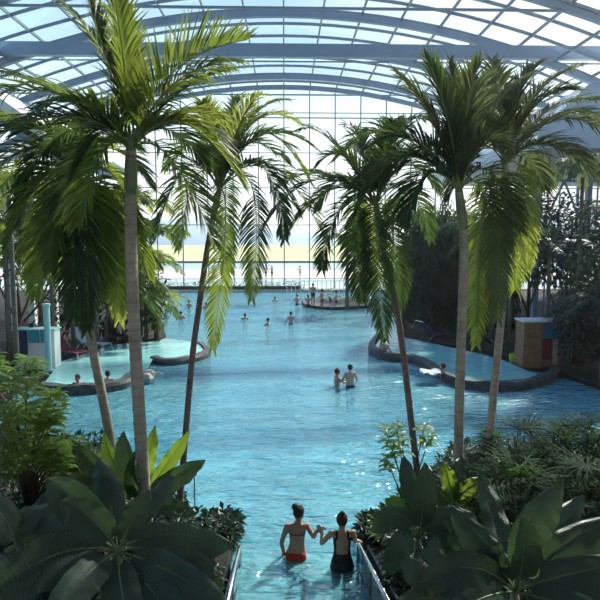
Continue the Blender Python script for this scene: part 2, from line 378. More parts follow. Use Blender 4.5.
# left: white sloping canopy edge and white wall panel behind it
Yl = 28.0
p0, p1 = P(-45, 72, Yl), P(56, 143, Yl)
mb = MB()
u = (p1-p0).normalized(); nrm = Vector((0, 1, 0)).cross(u).normalized()
for (off, th, mi) in ((0, .42, 0), (.62, .30, 1)):
    c = [p0+nrm*(off-th/2), p1+nrm*(off-th/2), p1+nrm*(off+th/2), p0+nrm*(off+th/2)]
    vv = c+[q+Vector((0, 14, 0)) for q in c]
    mb.add(vv, [(0, 1, 2, 3), (7, 6, 5, 4), (0, 4, 5, 1), (1, 5, 6, 2), (2, 6, 7, 3), (3, 7, 4, 0)], mi)
struct(mb.build('side_canopy_left', ['white_paint', 'steel_beam']))
mb = MB(); q = P(-30, 175, 34); mb.box((q.x-2, 36, q.z-.2), (7.6, 10, .5)); struct(mb.build('side_terrace_left', 'cream_wall'))
# white posts of the terrace on the left
for px in (8, 30, 52):
    q = P(px, 250, 33); mb = MB(); mb.box((q.x, 33, 4.2), (.34, .34, 8.2)); struct(mb.build('terrace_post', 'white_paint'))
# ------------------------------------------------------------------ outside
mb = MB(); mb.box((0, 69, -.15), (260, 16, .3)); struct(mb.build('outer_pool', 'lake_water'))
mb = MB(); mb.box((0, 87.5, -.1), (260, 21, .3)); struct(mb.build('outer_terrace', 'outer_deck'))
mb = MB(); mb.box((0, 116, -.15), (300, 36, .3)); struct(mb.build('lake', 'lake_water'))
mb = MB(); mb.box((0, 330, -.1), (1600, 392, .3)); struct(mb.build('meadow', 'meadow'))
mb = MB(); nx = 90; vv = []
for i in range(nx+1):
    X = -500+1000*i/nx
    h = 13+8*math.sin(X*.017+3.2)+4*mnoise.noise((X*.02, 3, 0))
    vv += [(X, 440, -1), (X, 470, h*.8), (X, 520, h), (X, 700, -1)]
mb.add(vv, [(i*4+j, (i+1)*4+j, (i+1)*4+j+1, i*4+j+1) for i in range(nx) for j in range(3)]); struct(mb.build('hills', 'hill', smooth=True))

# thin scattering volume added for the bright veil towards the sun
hm_ = bpy.data.materials.new('haze'); hm_.use_nodes = True; t_ = hm_.node_tree; t_.nodes.clear()
pv = N(t_, 'ShaderNodeVolumeScatter'); pv.inputs['Density'].default_value = .0011; pv.inputs['Anisotropy'].default_value = .8; ov = N(t_, 'ShaderNodeOutputMaterial'); t_.links.new(pv.outputs[0], ov.inputs['Volume'])
MATS['haze'] = hm_
mb = MB(); mb.box((0, 28.2, 9.85), (2*HW-.4, 63.4, 19.6)); struct(mb.build('haze', 'haze'))

# ================================================================== BASINS
def rim(name, pts, w_, h, mat, zt, label, cat='rim', group=None):
    pts = [Vector((*g2(*p), 0)) for p in pts]
    # smooth with Catmull-Rom
    sm = []
    for i in range(len(pts)-1):
        a, b, c, d = pts[max(i-1, 0)], pts[i], pts[i+1], pts[min(i+2, len(pts)-1)]
        for k in range(6):
            t = k/6; sm.append(.5*((2*b)+(c-a)*t+(2*a-5*b+4*c-d)*t*t+(3*b-a-3*c+d)*t**3))
    sm.append(pts[-1]); mb = MB(); vv = []; n = len(sm)
    for i in range(n):
        t = (sm[min(i+1, n-1)]-sm[max(i-1, 0)]).normalized(); s_ = Vector((-t.y, t.x, 0))
        j = .05*mnoise.noise(sm[i]*1.7); ww = w_*(1+.25*mnoise.noise(sm[i]*.9+Vector((5, 0, 0))))
        prof = [(-.5*ww-.06, -1.3), (-.5*ww-.04, zt-.12), (-.42*ww, zt-.02+j), (.42*ww, zt+j), (.5*ww, zt-.12), (.5*ww, -1.3)]
        for (a, z) in prof: q = sm[i]+s_*a; vv.append((q.x, q.y, z))
    fs = [(i*6+j, i*6+j+1, i*6+7+j, i*6+6+j) for i in range(n-1) for j in range(5)]+[(0, 1, 2, 3, 4, 5), tuple((n-1)*6+j for j in (5, 4, 3, 2, 1, 0))]
    mb.add(vv, fs); return struct(mb.build(name, mat))
rim('basin_rim_right', [(380, 338), (373, 347), (374, 354), (388, 360), (410, 362), (428, 369), (450, 383), (480, 390), (515, 390), (545, 383), (556, 374)], .28, .5, 'stone', .34, '')
rim('basin_rim_left', [(40, 392), (70, 394), (100, 392), (122, 388), (131, 381)], .36, .5, 'stone', .32, '')
rim('basin_rim_left', [(153, 362), (166, 365), (185, 363), (201, 359), (207, 354), (200, 347)], .28, .5, 'stone', .28, '')
def wpoly(name, pts, z, mat):
    mb = MB(); q = [G(px, py, z) for px, py in pts]; mb.add(q, [tuple(range(len(q)))]); return struct(mb.build(name, mat))
wpoly('basin_water', [(381, 338), (375, 346), (377, 352), (390, 356), (412, 357), (432, 364), (453, 377), (482, 384), (514, 384), (538, 380), (546, 376), (526, 370), (505, 361), (480, 354), (440, 345), (406, 338), (395, 333)], .24, 'basin_water')
wpoly('basin_water', [(42, 386), (70, 388), (100, 386), (120, 382), (129, 376), (148, 368), (154, 357), (166, 359), (185, 357), (199, 353), (204, 349), (198, 343), (165, 338), (158, 341), (110, 345), (60, 362)], .2, 'basin_water')
# pale stepped spillway between the two left rims
t = G(144, 378, 0)
mb = MB()
rg = random.Random(9)
for k in range(9):
    mb.ball((t.x+rg.uniform(-.35, .35), t.y+rg.uniform(-.9, .9), rg.uniform(-.05, .25)), (rg.uniform(.2, .4), rg.uniform(.25, .5), rg.uniform(.12, .25)), 0, 7, 5, Matrix.Rotation(rg.uniform(0, 3), 3, 'Z'))
struct(mb.build('spillway', 'pale_stone'))

# ================================================================== LEAF SHAPES
rnd = random.Random(7)
UP = Vector((0, 0, 1))
def frond(pts, nleaf, ll, lw, mat, parent, hang=.5, lift=.25, seed=0, rr=.013, name='frond', rach=True, fold=.35, fw0=.6):
    """feather leaf along the points; long narrow leaflets on both sides, a rib as its sub-part"""
    rg = random.Random(seed); mb = MB(); n = len(pts)
    L = [0]
    for i in range(1, n): L.append(L[-1]+(pts[i]-pts[i-1]).length)
    def at(s):
        s *= L[-1]
        for i in range(1, n):
            if L[i] >= s:
                t = (s-L[i-1])/max(1e-6, L[i]-L[i-1]); return pts[i-1].lerp(pts[i], t), (pts[i]-pts[i-1]).normalized()
        return pts[-1], (pts[-1]-pts[-2]).normalized()
    for k in range(nleaf):
        s = .13+.87*(k+.5)/nleaf
        p, t = at(s)
        side = t.cross(UP)
        if side.length < .25: side = t.cross(Vector((.3, 1, 0)))
        side.normalize(); nr = side.cross(t).normalized()
        if nr.z < 0: nr = -nr
        prof = math.sin(math.pi*min(1, (s+.08)*.92))**.6 if s < .97 else .35
        for sg in (-1, 1):
            l_ = ll*prof*rg.uniform(.8, 1.1); fw = fw0+1.1*s + rg.uniform(-.12, .12)
            d = (side*sg + t*fw + nr*(lift+rg.uniform(-.15, .2))).normalized()
            q = p.copy(); w0 = lw*rg.uniform(.8, 1.15)
            wd = (t - d*t.dot(d)).normalized()*(1-fold) + nr*fold*rg.uniform(-1, 1); wd = (wd-d*wd.dot(d)).normalized()
            cs = [q]; dd = d.copy(); hg = hang*rg.uniform(.6, 1.4)
            for m_ in range(3):
                q = q+dd*(l_/3); cs.append(q.copy()); dd = (dd+Vector((0, 0, -hg))).normalized()
            ws = (w0*.5, w0, w0*.75)
            vv = []
            for c, ww in zip(cs[:3], ws): vv += [c-wd*ww*.5, c+wd*ww*.5]
            vv.append(cs[3]); mb.add(vv, [(0, 1, 3, 2), (2, 3, 5, 4), (4, 5, 6)])
    f = mb.build(name, mat, parent)
    if rach:
        m2 = MB(); m2.tube(pts, [rr*(1.25-1.05*i/(n-1)) for i in range(n)], 5); m2.build('rachis', 'rachis', f, smooth=True)
    return f
def curve3(a, c, b, n=12): return [bez(a, c, b, i/(n-1)) for i in range(n)]
def pxpath(pp, d, n=16):
    """smooth path through pixels at distance d"""
    pts = [P(x, y, d if len(r_) == 0 else r_[0]) for x, y, *r_ in pp]; sm = []
    for i in range(len(pts)-1):
        a, b, c, e_ = pts[max(i-1, 0)], pts[i], pts[i+1], pts[min(i+2, len(pts)-1)]
        for k in range(6):
            t = k/6; sm.append(.5*((2*b)+(c-a)*t+(2*a-5*b+4*c-e_)*t*t+(3*b-a-3*c+e_)*t**3))
    sm.append(pts[-1]); return sm
def hero_palm(label, trunk, d, r, fronds, mat='palm_leaf', tmat='trunk', ll=.62, lw=.030, nleaf=60, seed=0, shaft=.55, group=None):
    path = pxpath(trunk, d)
    base = path[0].copy(); bz = bankz(base.x, base.y); path.insert(0, Vector((base.x+(path[0].x-path[3].x)*.2, base.y, bz-.06)))
    root = empty('palm_tree', path[0]+Vector((0, 0, .06)), label, 'palm tree', group)
    off = root.location
    path = [q-off for q in path]
    n = len(path); cr = path[-1]
    mb = MB(); pp = path[:-1]; 
    # fine ring swellings along the trunk
    fine = []; rad = []
    for i in range(n-1):
        for k in range(4):
            fine.append(path[i].lerp(path[i+1], k/4)); rad.append(r*(1.08-.22*(i+k/4)/n)*(1.05 if k == 0 else 1.0))
    rad[0] *= 1.35; rad[1] *= 1.25
    fine.append(cr); rad.append(r*.8)
    mb.tube(fine, rad, 12); mb.build('trunk', tmat, root, smooth=True)
    # crownshaft
    t = (path[-1]-path[-2]).normalized(); mb = MB()
    a = cr - t*shaft; mb.tube([a, a+t*shaft*.25, a+t*shaft*.6, cr+t*.02, cr+t*.2], [r*.88, r*1.06, r*1.0, r*.8, r*.3], 12); mb.build('crownshaft', 'crownshaft', root, smooth=True)
    for k, fr in enumerate(fronds):
        cx, cy, tx, ty, dd = fr[:5]; o = fr[5] if len(fr) > 5 else {}
        c = P(cx, cy, d+dd*.5)-off; tip = P(tx, ty, d+dd)-off
        lm = o.get('mat', mat); L_ = o['ll']*1.3 if 'll' in o else ll
        down = tip.z < cr.z-.5
        frond(curve3(cr, c, tip), o.get('n', nleaf), L_, o.get('lw', lw), lm, root, o.get('hang', .32), o.get('lift', .35), seed*50+k, fw0=o.get('fw', .35 if down else .8))
    return root

# ================================================================== HERO PALMS
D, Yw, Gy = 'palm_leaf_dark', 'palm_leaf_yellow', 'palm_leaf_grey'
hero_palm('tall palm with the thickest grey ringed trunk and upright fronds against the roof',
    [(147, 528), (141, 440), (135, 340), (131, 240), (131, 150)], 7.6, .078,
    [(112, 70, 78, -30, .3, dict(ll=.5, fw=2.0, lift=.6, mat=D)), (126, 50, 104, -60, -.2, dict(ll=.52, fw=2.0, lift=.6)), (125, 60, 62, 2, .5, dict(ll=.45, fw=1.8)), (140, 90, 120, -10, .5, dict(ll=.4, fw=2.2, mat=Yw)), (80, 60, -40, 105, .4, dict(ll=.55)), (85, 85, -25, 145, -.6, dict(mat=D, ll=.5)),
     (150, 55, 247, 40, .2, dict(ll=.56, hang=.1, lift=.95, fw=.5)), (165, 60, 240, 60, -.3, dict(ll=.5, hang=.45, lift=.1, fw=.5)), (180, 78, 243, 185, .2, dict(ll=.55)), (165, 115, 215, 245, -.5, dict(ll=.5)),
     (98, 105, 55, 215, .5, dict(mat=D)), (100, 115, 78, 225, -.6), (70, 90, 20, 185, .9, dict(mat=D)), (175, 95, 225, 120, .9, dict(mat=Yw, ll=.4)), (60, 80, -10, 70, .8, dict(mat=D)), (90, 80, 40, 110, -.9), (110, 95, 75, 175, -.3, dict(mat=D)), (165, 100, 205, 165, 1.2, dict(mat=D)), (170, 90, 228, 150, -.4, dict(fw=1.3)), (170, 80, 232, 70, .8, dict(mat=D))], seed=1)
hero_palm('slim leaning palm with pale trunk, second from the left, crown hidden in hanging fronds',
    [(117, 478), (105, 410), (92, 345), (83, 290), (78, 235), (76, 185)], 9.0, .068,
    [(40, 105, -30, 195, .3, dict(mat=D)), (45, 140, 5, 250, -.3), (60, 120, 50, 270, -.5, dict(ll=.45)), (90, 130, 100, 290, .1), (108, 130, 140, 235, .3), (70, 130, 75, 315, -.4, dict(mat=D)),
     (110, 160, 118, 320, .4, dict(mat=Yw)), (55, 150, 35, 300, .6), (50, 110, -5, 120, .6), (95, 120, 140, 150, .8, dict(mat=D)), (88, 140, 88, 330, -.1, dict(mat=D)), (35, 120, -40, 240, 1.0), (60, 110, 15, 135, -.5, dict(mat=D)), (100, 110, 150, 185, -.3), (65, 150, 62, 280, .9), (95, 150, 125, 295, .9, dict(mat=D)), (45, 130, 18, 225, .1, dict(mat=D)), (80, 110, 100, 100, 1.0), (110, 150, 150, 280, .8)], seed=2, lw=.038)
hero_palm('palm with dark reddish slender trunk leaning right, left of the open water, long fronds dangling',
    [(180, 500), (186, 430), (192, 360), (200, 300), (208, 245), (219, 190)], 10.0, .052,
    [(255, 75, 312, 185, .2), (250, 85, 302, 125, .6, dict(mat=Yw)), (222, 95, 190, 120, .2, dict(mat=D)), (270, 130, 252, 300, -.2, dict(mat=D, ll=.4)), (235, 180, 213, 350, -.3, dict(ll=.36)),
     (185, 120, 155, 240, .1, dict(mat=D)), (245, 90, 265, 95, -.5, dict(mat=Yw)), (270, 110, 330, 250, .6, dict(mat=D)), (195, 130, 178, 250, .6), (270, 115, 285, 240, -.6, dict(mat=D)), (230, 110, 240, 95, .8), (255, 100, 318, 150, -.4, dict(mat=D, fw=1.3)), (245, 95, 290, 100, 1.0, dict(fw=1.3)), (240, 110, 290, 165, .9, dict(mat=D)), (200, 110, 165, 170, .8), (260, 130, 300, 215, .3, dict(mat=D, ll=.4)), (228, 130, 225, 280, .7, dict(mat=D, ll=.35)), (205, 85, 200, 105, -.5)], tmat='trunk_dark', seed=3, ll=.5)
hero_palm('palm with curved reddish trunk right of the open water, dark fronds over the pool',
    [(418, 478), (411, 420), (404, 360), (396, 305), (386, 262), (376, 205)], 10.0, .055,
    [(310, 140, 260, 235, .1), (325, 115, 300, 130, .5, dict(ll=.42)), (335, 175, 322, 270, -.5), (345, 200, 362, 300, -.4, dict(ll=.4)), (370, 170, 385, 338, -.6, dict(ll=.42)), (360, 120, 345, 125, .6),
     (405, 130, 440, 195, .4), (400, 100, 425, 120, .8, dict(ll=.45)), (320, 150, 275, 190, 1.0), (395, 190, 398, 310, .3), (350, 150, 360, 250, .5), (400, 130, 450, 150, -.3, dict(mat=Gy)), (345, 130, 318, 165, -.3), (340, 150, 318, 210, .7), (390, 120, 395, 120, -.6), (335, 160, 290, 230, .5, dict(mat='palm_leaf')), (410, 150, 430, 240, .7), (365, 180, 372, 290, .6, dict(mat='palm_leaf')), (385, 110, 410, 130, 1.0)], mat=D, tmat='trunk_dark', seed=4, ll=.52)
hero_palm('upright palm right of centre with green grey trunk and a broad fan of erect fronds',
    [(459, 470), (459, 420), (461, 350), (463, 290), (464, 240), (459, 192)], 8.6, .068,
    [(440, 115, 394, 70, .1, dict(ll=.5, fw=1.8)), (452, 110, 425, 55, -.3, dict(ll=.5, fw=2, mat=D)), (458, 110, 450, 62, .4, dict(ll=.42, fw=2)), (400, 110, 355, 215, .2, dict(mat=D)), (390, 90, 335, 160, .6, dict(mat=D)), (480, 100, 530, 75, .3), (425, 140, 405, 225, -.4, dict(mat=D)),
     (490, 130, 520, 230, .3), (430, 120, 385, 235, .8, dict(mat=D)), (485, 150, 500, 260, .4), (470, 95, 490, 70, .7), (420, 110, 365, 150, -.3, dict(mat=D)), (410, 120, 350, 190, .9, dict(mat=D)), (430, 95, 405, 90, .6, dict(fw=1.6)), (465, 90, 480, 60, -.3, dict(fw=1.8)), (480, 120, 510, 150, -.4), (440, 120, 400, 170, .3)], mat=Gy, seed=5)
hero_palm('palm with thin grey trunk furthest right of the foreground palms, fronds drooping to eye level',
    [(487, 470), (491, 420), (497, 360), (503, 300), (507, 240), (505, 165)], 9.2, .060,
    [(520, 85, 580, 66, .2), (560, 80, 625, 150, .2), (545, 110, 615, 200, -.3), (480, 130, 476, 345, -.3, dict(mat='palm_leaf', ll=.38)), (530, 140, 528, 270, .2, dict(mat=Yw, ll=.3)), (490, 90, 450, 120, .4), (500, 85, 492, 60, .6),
     (475, 110, 448, 200, .5, dict(mat=D)), (500, 150, 497, 320, -.5, dict(ll=.35)), (535, 95, 600, 100, .8), (520, 130, 545, 190, .7), (530, 85, 575, 90, -.3, dict(fw=1.5)), (515, 75, 540, 62, .3, dict(fw=1.8)), (485, 100, 470, 140, -.5), (550, 115, 590, 170, .5), (510, 150, 515, 290, .8, dict(mat='palm_leaf')), (540, 95, 610, 120, 1.0)], mat=Gy, seed=6)

# ================================================================== MID AND FAR PALMS AND TREES
def wild_palm(label, base, height, nf, fl, mat, seed, tr=.09, lean=(0, 0), ll=.5, lw=.05, el=(20, 75), group=None, nleaf=26, trunk='trunk_back', rach=False, name='palm_tree', cat='palm tree', stems=1):
    rg = random.Random(seed); base = Vector(base); root = empty(name, base, label, cat, group)
    for s_ in range(stems):
        o = Vector((rg.uniform(-.5, .5), rg.uniform(-.4, .4), 0)) if stems > 1 else Vector((0, 0, 0))
        hh = height*(rg.uniform(.45, 1) if stems > 1 else 1)
        top = o+Vector((lean[0]+(rg.uniform(-.6, .6) if stems > 1 else 0), lean[1], hh))
        if hh > .5:
            mb = MB(); pts = [Vector((o.x, o.y, -.05)), o+Vector((lean[0]*.2, lean[1]*.2, hh*.35)), o.lerp(top, .7)+Vector((0, 0, 0)), top]
            mb.tube(pts, [tr*1.2, tr, tr*.9, tr*.8], 8); mb.build('trunk', trunk, root, smooth=True)
        for k in range(nf):
            az = 2*math.pi*(k+rg.uniform(-.3, .3))/nf+s_; e_ = R(rg.uniform(*el)); L_ = fl*rg.uniform(.8, 1.1)
            dr = Vector((math.cos(az)*math.cos(e_), math.sin(az)*math.cos(e_), math.sin(e_)))
            hd = Vector((math.cos(az), math.sin(az), 0))
            c = top+dr*L_*.62; tip = c+(hd*.42*math.cos(e_)+Vector((0, 0, -.55*rg.uniform(.5, 1.1))))*L_
            frond(curve3(top, c, tip, 9), nleaf, ll, lw, mat, root, .4, .2, seed*97+k+s_*31, rr=.012, rach=rach)
    return root
def land(px, py): q = G(px, py, .16); return (q.x, q.y, .15)
def atY(px, Y, z=.15): q = P(px, 300, Y); return (q.x, Y, z)
L1 = 'palms in the planting on the left bank'
wild_palm('bushy yellow green palm overhanging the pool edge on the left bank', atY(146, 30), 3.4, 11, 3.0, 'palm_leaf_yellow', 11, ll=.75, lw=.075, stems=2, nleaf=30)
wild_palm('feathery palm clump behind the deckchairs on the left bank', atY(110, 29), 3.8, 10, 2.8, 'palm_leaf', 12, ll=.7, lw=.07, stems=2, nleaf=28)
wild_palm('tall palm behind the left clumps with bright arching fronds', atY(140, 31), 6.6, 12, 3.0, 'palm_leaf_yellow', 13, ll=.75, lw=.07)
wild_palm('dark tall palm above the deckchairs on the left', atY(96, 27.5), 5.5, 13, 2.9, 'palm_leaf_dark', 14, ll=.7, lw=.07)
wild_palm('palm over the towel cabinet on the left with drooping green crown', atY(42, 26), 5.0, 12, 2.8, 'palm_leaf', 15, ll=.7, lw=.06)
wild_palm('palm near the left picture edge, crown level with the terrace', atY(8, 23), 4.9, 12, 2.6, 'palm_leaf', 16, ll=.65, lw=.06)
wild_palm('high palm rising behind the white canopy edge on the left', atY(66, 33), 9.4, 13, 3.2, 'palm_leaf', 17, ll=.75, lw=.07)
wild_palm('dark palm standing left of the leaning foreground palm', atY(52, 25), 6.4, 12, 2.3, 'palm_leaf_dark', 18, ll=.6, lw=.055)
wild_palm('palm in the left corner with thin feathery fronds', atY(14, 21), 6.5, 11, 2.2, 'palm_leaf', 19, ll=.55, lw=.05)
wild_palm('slim palm growing on the small island in the pool', (*(P(347, 306, 42.5).xy), .2), 4.6, 10, 2.5, 'far_leaf', 20, ll=.7, lw=.09, tr=.13)
wild_palm('distant very tall palm with small pale crown above the others', atY(354, 58.6, .19), 13.6, 9, 1.9, 'far_leaf', 21, ll=.7, lw=.12, tr=.12, el=(15, 85))
wild_palm('distant palm at the glass wall right of the island', atY(392, 54), 7.5, 11, 3.0, 'far_leaf', 22, ll=.8, lw=.1)
wild_palm('yellow green palm at the far right end of the pool', atY(412, 50), 6.0, 11, 3.2, 'palm_leaf_yellow', 23, ll=.9, lw=.1)
wild_palm('palm with green yellow fronds hanging behind the thin right trunk', atY(510, 27.6), 5.2, 12, 2.7, 'palm_leaf', 24, ll=.7, lw=.06)
wild_palm('dark palm between the wooden cabinet and the right trunk', atY(476, 29), 5.4, 12, 2.8, 'palm_leaf_dark', 25, ll=.7, lw=.06)
wild_palm('grey green palm in front of the steel canopy frame', atY(577, 23.5), 7.4, 12, 2.6, 'palm_leaf_grey', 26, ll=.65, lw=.06)
wild_palm('palm at the right picture edge with dark spreading crown', atY(612, 21), 5.6, 12, 2.5, 'palm_leaf_dark', 27, ll=.6, lw=.055)

def leafblob(mb, c, r, n, ls, rg, flat=1.0, droop=.3, mi=0, asp=.42):
    for _ in range(n):
        while True:
            q = Vector((rg.uniform(-1, 1), rg.uniform(-1, 1), rg.uniform(-1, 1)))
            if .35 < q.length <= 1: break
        p = Vector(c)+Vector((q.x*r[0], q.y*r[1], q.z*r[2]))
        d = (q.normalized()*.6+Vector((rg.uniform(-1, 1), rg.uniform(-1, 1), rg.uniform(-.6, .5)-droop))).normalized()
        s_ = d.cross(Vector((rg.uniform(-.4, .4), rg.uniform(-.4, .4), 1))).normalized(); l_ = ls*rg.uniform(.6, 1.25); w_ = l_*asp
        m_ = p+d*l_*.5; e_ = p+d*l_+Vector((0, 0, -l_*.18))
        mb.add([p, m_-s_*w_*.5, e_, m_+s_*w_*.5], [(0, 1, 2, 3)], mi)
def tree(label, base, h, blobs, n, ls, mat, seed, name='tree', cat='tree', droop=.3, asp=.42, tr=.12, group=None, trunk='branch'):
    rg = random.Random(seed); root = empty(name, base, label, cat, group); mb = MB(); tb = MB()
    tb.tube([(0, 0, -.05), (.05, 0, h*.3), (0, .05, h*.6)], [tr, tr*.8, tr*.5], 8)
    for (x, y, z, rx, ry, rz) in blobs:
        leafblob(mb, (x, y, z), (rx, ry, rz), int(n*rx*ry*rz**.7), ls, rg, droop=droop, asp=asp)
        tb.tube([(0, 0, h*.15), (x*.5, y*.5, z*.55), (x, y, z)], [tr*.6, tr*.4, tr*.15], 6)
    tb.build('trunk', trunk, root, smooth=True); mb.build('foliage', mat, root); return root
# weeping dark fig by the pool, right
def weeping(label, base, h, w_, mat, seed, n=150):
    rg = random.Random(seed); root = empty('weeping_tree', base, label, 'tree'); mb = MB(); tb = MB()
    tb.tube([(0, 0, -.05), (.1, 0, h*.4), (0, 0, h*.85)], [.2, .15, .07], 8)
    for k in range(n):
        az = rg.uniform(0, 2*math.pi); rr_ = w_*math.sqrt(rg.uniform(.05, 1)); top = Vector((math.cos(az)*rr_, math.sin(az)*rr_*.8, h*(1-.35*(rr_/w_)**2)*rg.uniform(.72, 1.0)))
        low = rg.uniform(.25, max(.5, top.z*.6)); q = top.copy()
        if k % 5 == 0: tb.tube([(0, 0, h*.55), top*.5+Vector((0, 0, h*.42)), top], [.04, .03, .01], 4)
        while q.z > low:
            for _ in range(3):
                d = Vector((rg.uniform(-.5, .5), rg.uniform(-.5, .5), -1)).normalized(); s_ = d.cross(Vector((rg.uniform(-1, 1), rg.uniform(-1, 1), .1))).normalized(); l_ = rg.uniform(.28, .5)
                p = q+Vector((rg.uniform(-.12, .12), rg.uniform(-.12, .12), 0)); mb.add([p, p+d*l_*.5-s_*.045, p+d*l_, p+d*l_*.5+s_*.045], [(0, 1, 2, 3)])
            q = q+Vector((math.cos(az)*.015, math.sin(az)*.015, -.17))
    tb.build('trunk', 'branch', root); mb.build('foliage', mat, root)
weeping('large dark weeping tree hanging over the right basin', atY(436, 31.5), 7.2, 2.1, 'dark_leaf', 31, 330)
weeping('dark green weeping tree behind the upright right palm', atY(478, 31), 6.2, 1.9, 'dark_leaf', 32, 220)
def T(px, Y): return atY(px, Y)
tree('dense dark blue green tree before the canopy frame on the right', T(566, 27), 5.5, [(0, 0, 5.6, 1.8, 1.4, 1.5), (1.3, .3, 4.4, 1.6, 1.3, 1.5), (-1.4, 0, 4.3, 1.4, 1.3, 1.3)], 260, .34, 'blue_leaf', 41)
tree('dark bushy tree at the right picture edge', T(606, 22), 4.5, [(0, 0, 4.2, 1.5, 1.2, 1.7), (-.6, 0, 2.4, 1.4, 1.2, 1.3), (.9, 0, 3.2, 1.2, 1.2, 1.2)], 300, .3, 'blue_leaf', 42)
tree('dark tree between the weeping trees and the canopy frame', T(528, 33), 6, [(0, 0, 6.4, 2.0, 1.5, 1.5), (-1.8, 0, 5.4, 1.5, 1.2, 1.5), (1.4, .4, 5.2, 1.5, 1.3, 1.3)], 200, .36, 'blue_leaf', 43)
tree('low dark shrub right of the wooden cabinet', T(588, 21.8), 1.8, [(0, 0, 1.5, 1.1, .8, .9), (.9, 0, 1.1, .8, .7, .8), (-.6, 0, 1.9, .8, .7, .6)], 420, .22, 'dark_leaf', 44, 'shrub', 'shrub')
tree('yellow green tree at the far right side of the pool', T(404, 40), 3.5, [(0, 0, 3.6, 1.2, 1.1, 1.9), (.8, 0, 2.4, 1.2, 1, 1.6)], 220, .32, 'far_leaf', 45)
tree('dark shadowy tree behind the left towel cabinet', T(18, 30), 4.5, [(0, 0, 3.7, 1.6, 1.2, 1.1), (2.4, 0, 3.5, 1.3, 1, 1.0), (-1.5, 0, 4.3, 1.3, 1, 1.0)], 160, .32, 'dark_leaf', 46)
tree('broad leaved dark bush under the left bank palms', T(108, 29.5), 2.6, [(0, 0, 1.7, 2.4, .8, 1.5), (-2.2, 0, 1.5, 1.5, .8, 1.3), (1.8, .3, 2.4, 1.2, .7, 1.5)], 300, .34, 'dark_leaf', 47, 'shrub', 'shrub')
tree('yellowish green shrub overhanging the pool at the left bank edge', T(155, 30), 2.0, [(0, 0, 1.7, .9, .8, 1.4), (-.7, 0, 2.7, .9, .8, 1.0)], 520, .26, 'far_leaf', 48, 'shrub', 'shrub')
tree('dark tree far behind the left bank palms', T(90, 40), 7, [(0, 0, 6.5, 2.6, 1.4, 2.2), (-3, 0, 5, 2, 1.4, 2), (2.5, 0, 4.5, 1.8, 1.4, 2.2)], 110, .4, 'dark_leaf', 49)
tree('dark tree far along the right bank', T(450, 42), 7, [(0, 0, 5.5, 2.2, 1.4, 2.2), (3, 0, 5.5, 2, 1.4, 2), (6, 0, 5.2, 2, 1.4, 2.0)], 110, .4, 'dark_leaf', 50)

wild_palm('broad arching palm clump behind the yellow green one on the left bank', atY(126, 29), 4.8, 15, 3.0, 'palm_leaf', 71, ll=.85, lw=.075, stems=2, nleaf=30)
wild_palm('palm with long curving fronds between the two left foreground trunks', atY(114, 29.5), 6.7, 16, 2.4, 'palm_leaf', 72, ll=.7, lw=.06, nleaf=30)
wild_palm('palm with yellowish arching crown just left of the dark leaning trunk', atY(152, 33), 5.0, 15, 2.8, 'far_leaf', 73, ll=.85, lw=.08, nleaf=28)
wild_palm('dense palm filling the left side behind the pale leaning trunk', atY(72, 26.8), 6.0, 16, 2.4, 'palm_leaf', 74, ll=.75, lw=.06, nleaf=30)
wild_palm('dark palm at left, low crown above the deckchairs', atY(84, 28), 3.4, 14, 2.5, 'palm_leaf_dark', 75, ll=.75, lw=.07)
wild_palm('shaggy palm between the weeping tree and thin right trunk', atY(492, 28), 5.0, 15, 2.2, 'palm_leaf_grey', 76, ll=.7, lw=.06, nleaf=28)
wild_palm('dark palm over the wooden cabinet on the right bank', atY(548, 25), 4.6, 14, 2.6, 'blue_leaf', 77, ll=.7, lw=.07)
wild_palm('low palm right of the wooden cabinet at the bank edge', atY(588, 22.5), 2.0, 14, 2.0, 'blue_leaf', 78, ll=.6, lw=.06)
wild_palm('bluish green palm in the right corner above the banana leaves', atY(606, 20.5), 2.8, 14, 2.0, 'blue_leaf', 79, ll=.6, lw=.05)
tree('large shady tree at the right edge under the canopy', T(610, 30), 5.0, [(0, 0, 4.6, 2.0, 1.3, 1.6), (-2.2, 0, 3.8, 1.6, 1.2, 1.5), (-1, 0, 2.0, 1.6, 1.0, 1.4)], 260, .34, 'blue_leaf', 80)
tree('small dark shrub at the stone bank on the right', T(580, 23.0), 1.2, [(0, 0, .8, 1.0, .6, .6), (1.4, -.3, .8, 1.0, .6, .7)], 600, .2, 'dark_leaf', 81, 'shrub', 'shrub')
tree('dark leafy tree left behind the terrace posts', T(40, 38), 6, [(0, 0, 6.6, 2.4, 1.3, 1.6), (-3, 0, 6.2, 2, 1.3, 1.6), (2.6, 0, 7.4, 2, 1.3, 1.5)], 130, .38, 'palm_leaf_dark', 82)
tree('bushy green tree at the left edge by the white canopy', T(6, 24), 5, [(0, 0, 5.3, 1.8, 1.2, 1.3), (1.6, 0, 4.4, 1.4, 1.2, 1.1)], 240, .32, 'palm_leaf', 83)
# hedge along the glass wall
mb = MB(); rg = random.Random(5)
for k in range(60):
    X = -11.5+.22*k*1.02; leafblob(mb, (X, 58.4, .62), (.3, .3, .5), 34, .22, rg)
mb.box((-5.0, 58.4, .36), (13.2, .4, .36), 1)
tag(mb.build('hedge', ['dark_leaf', 'hedge']), 'low dark hedge along the foot of the glass wall beyond the pool', 'hedge')

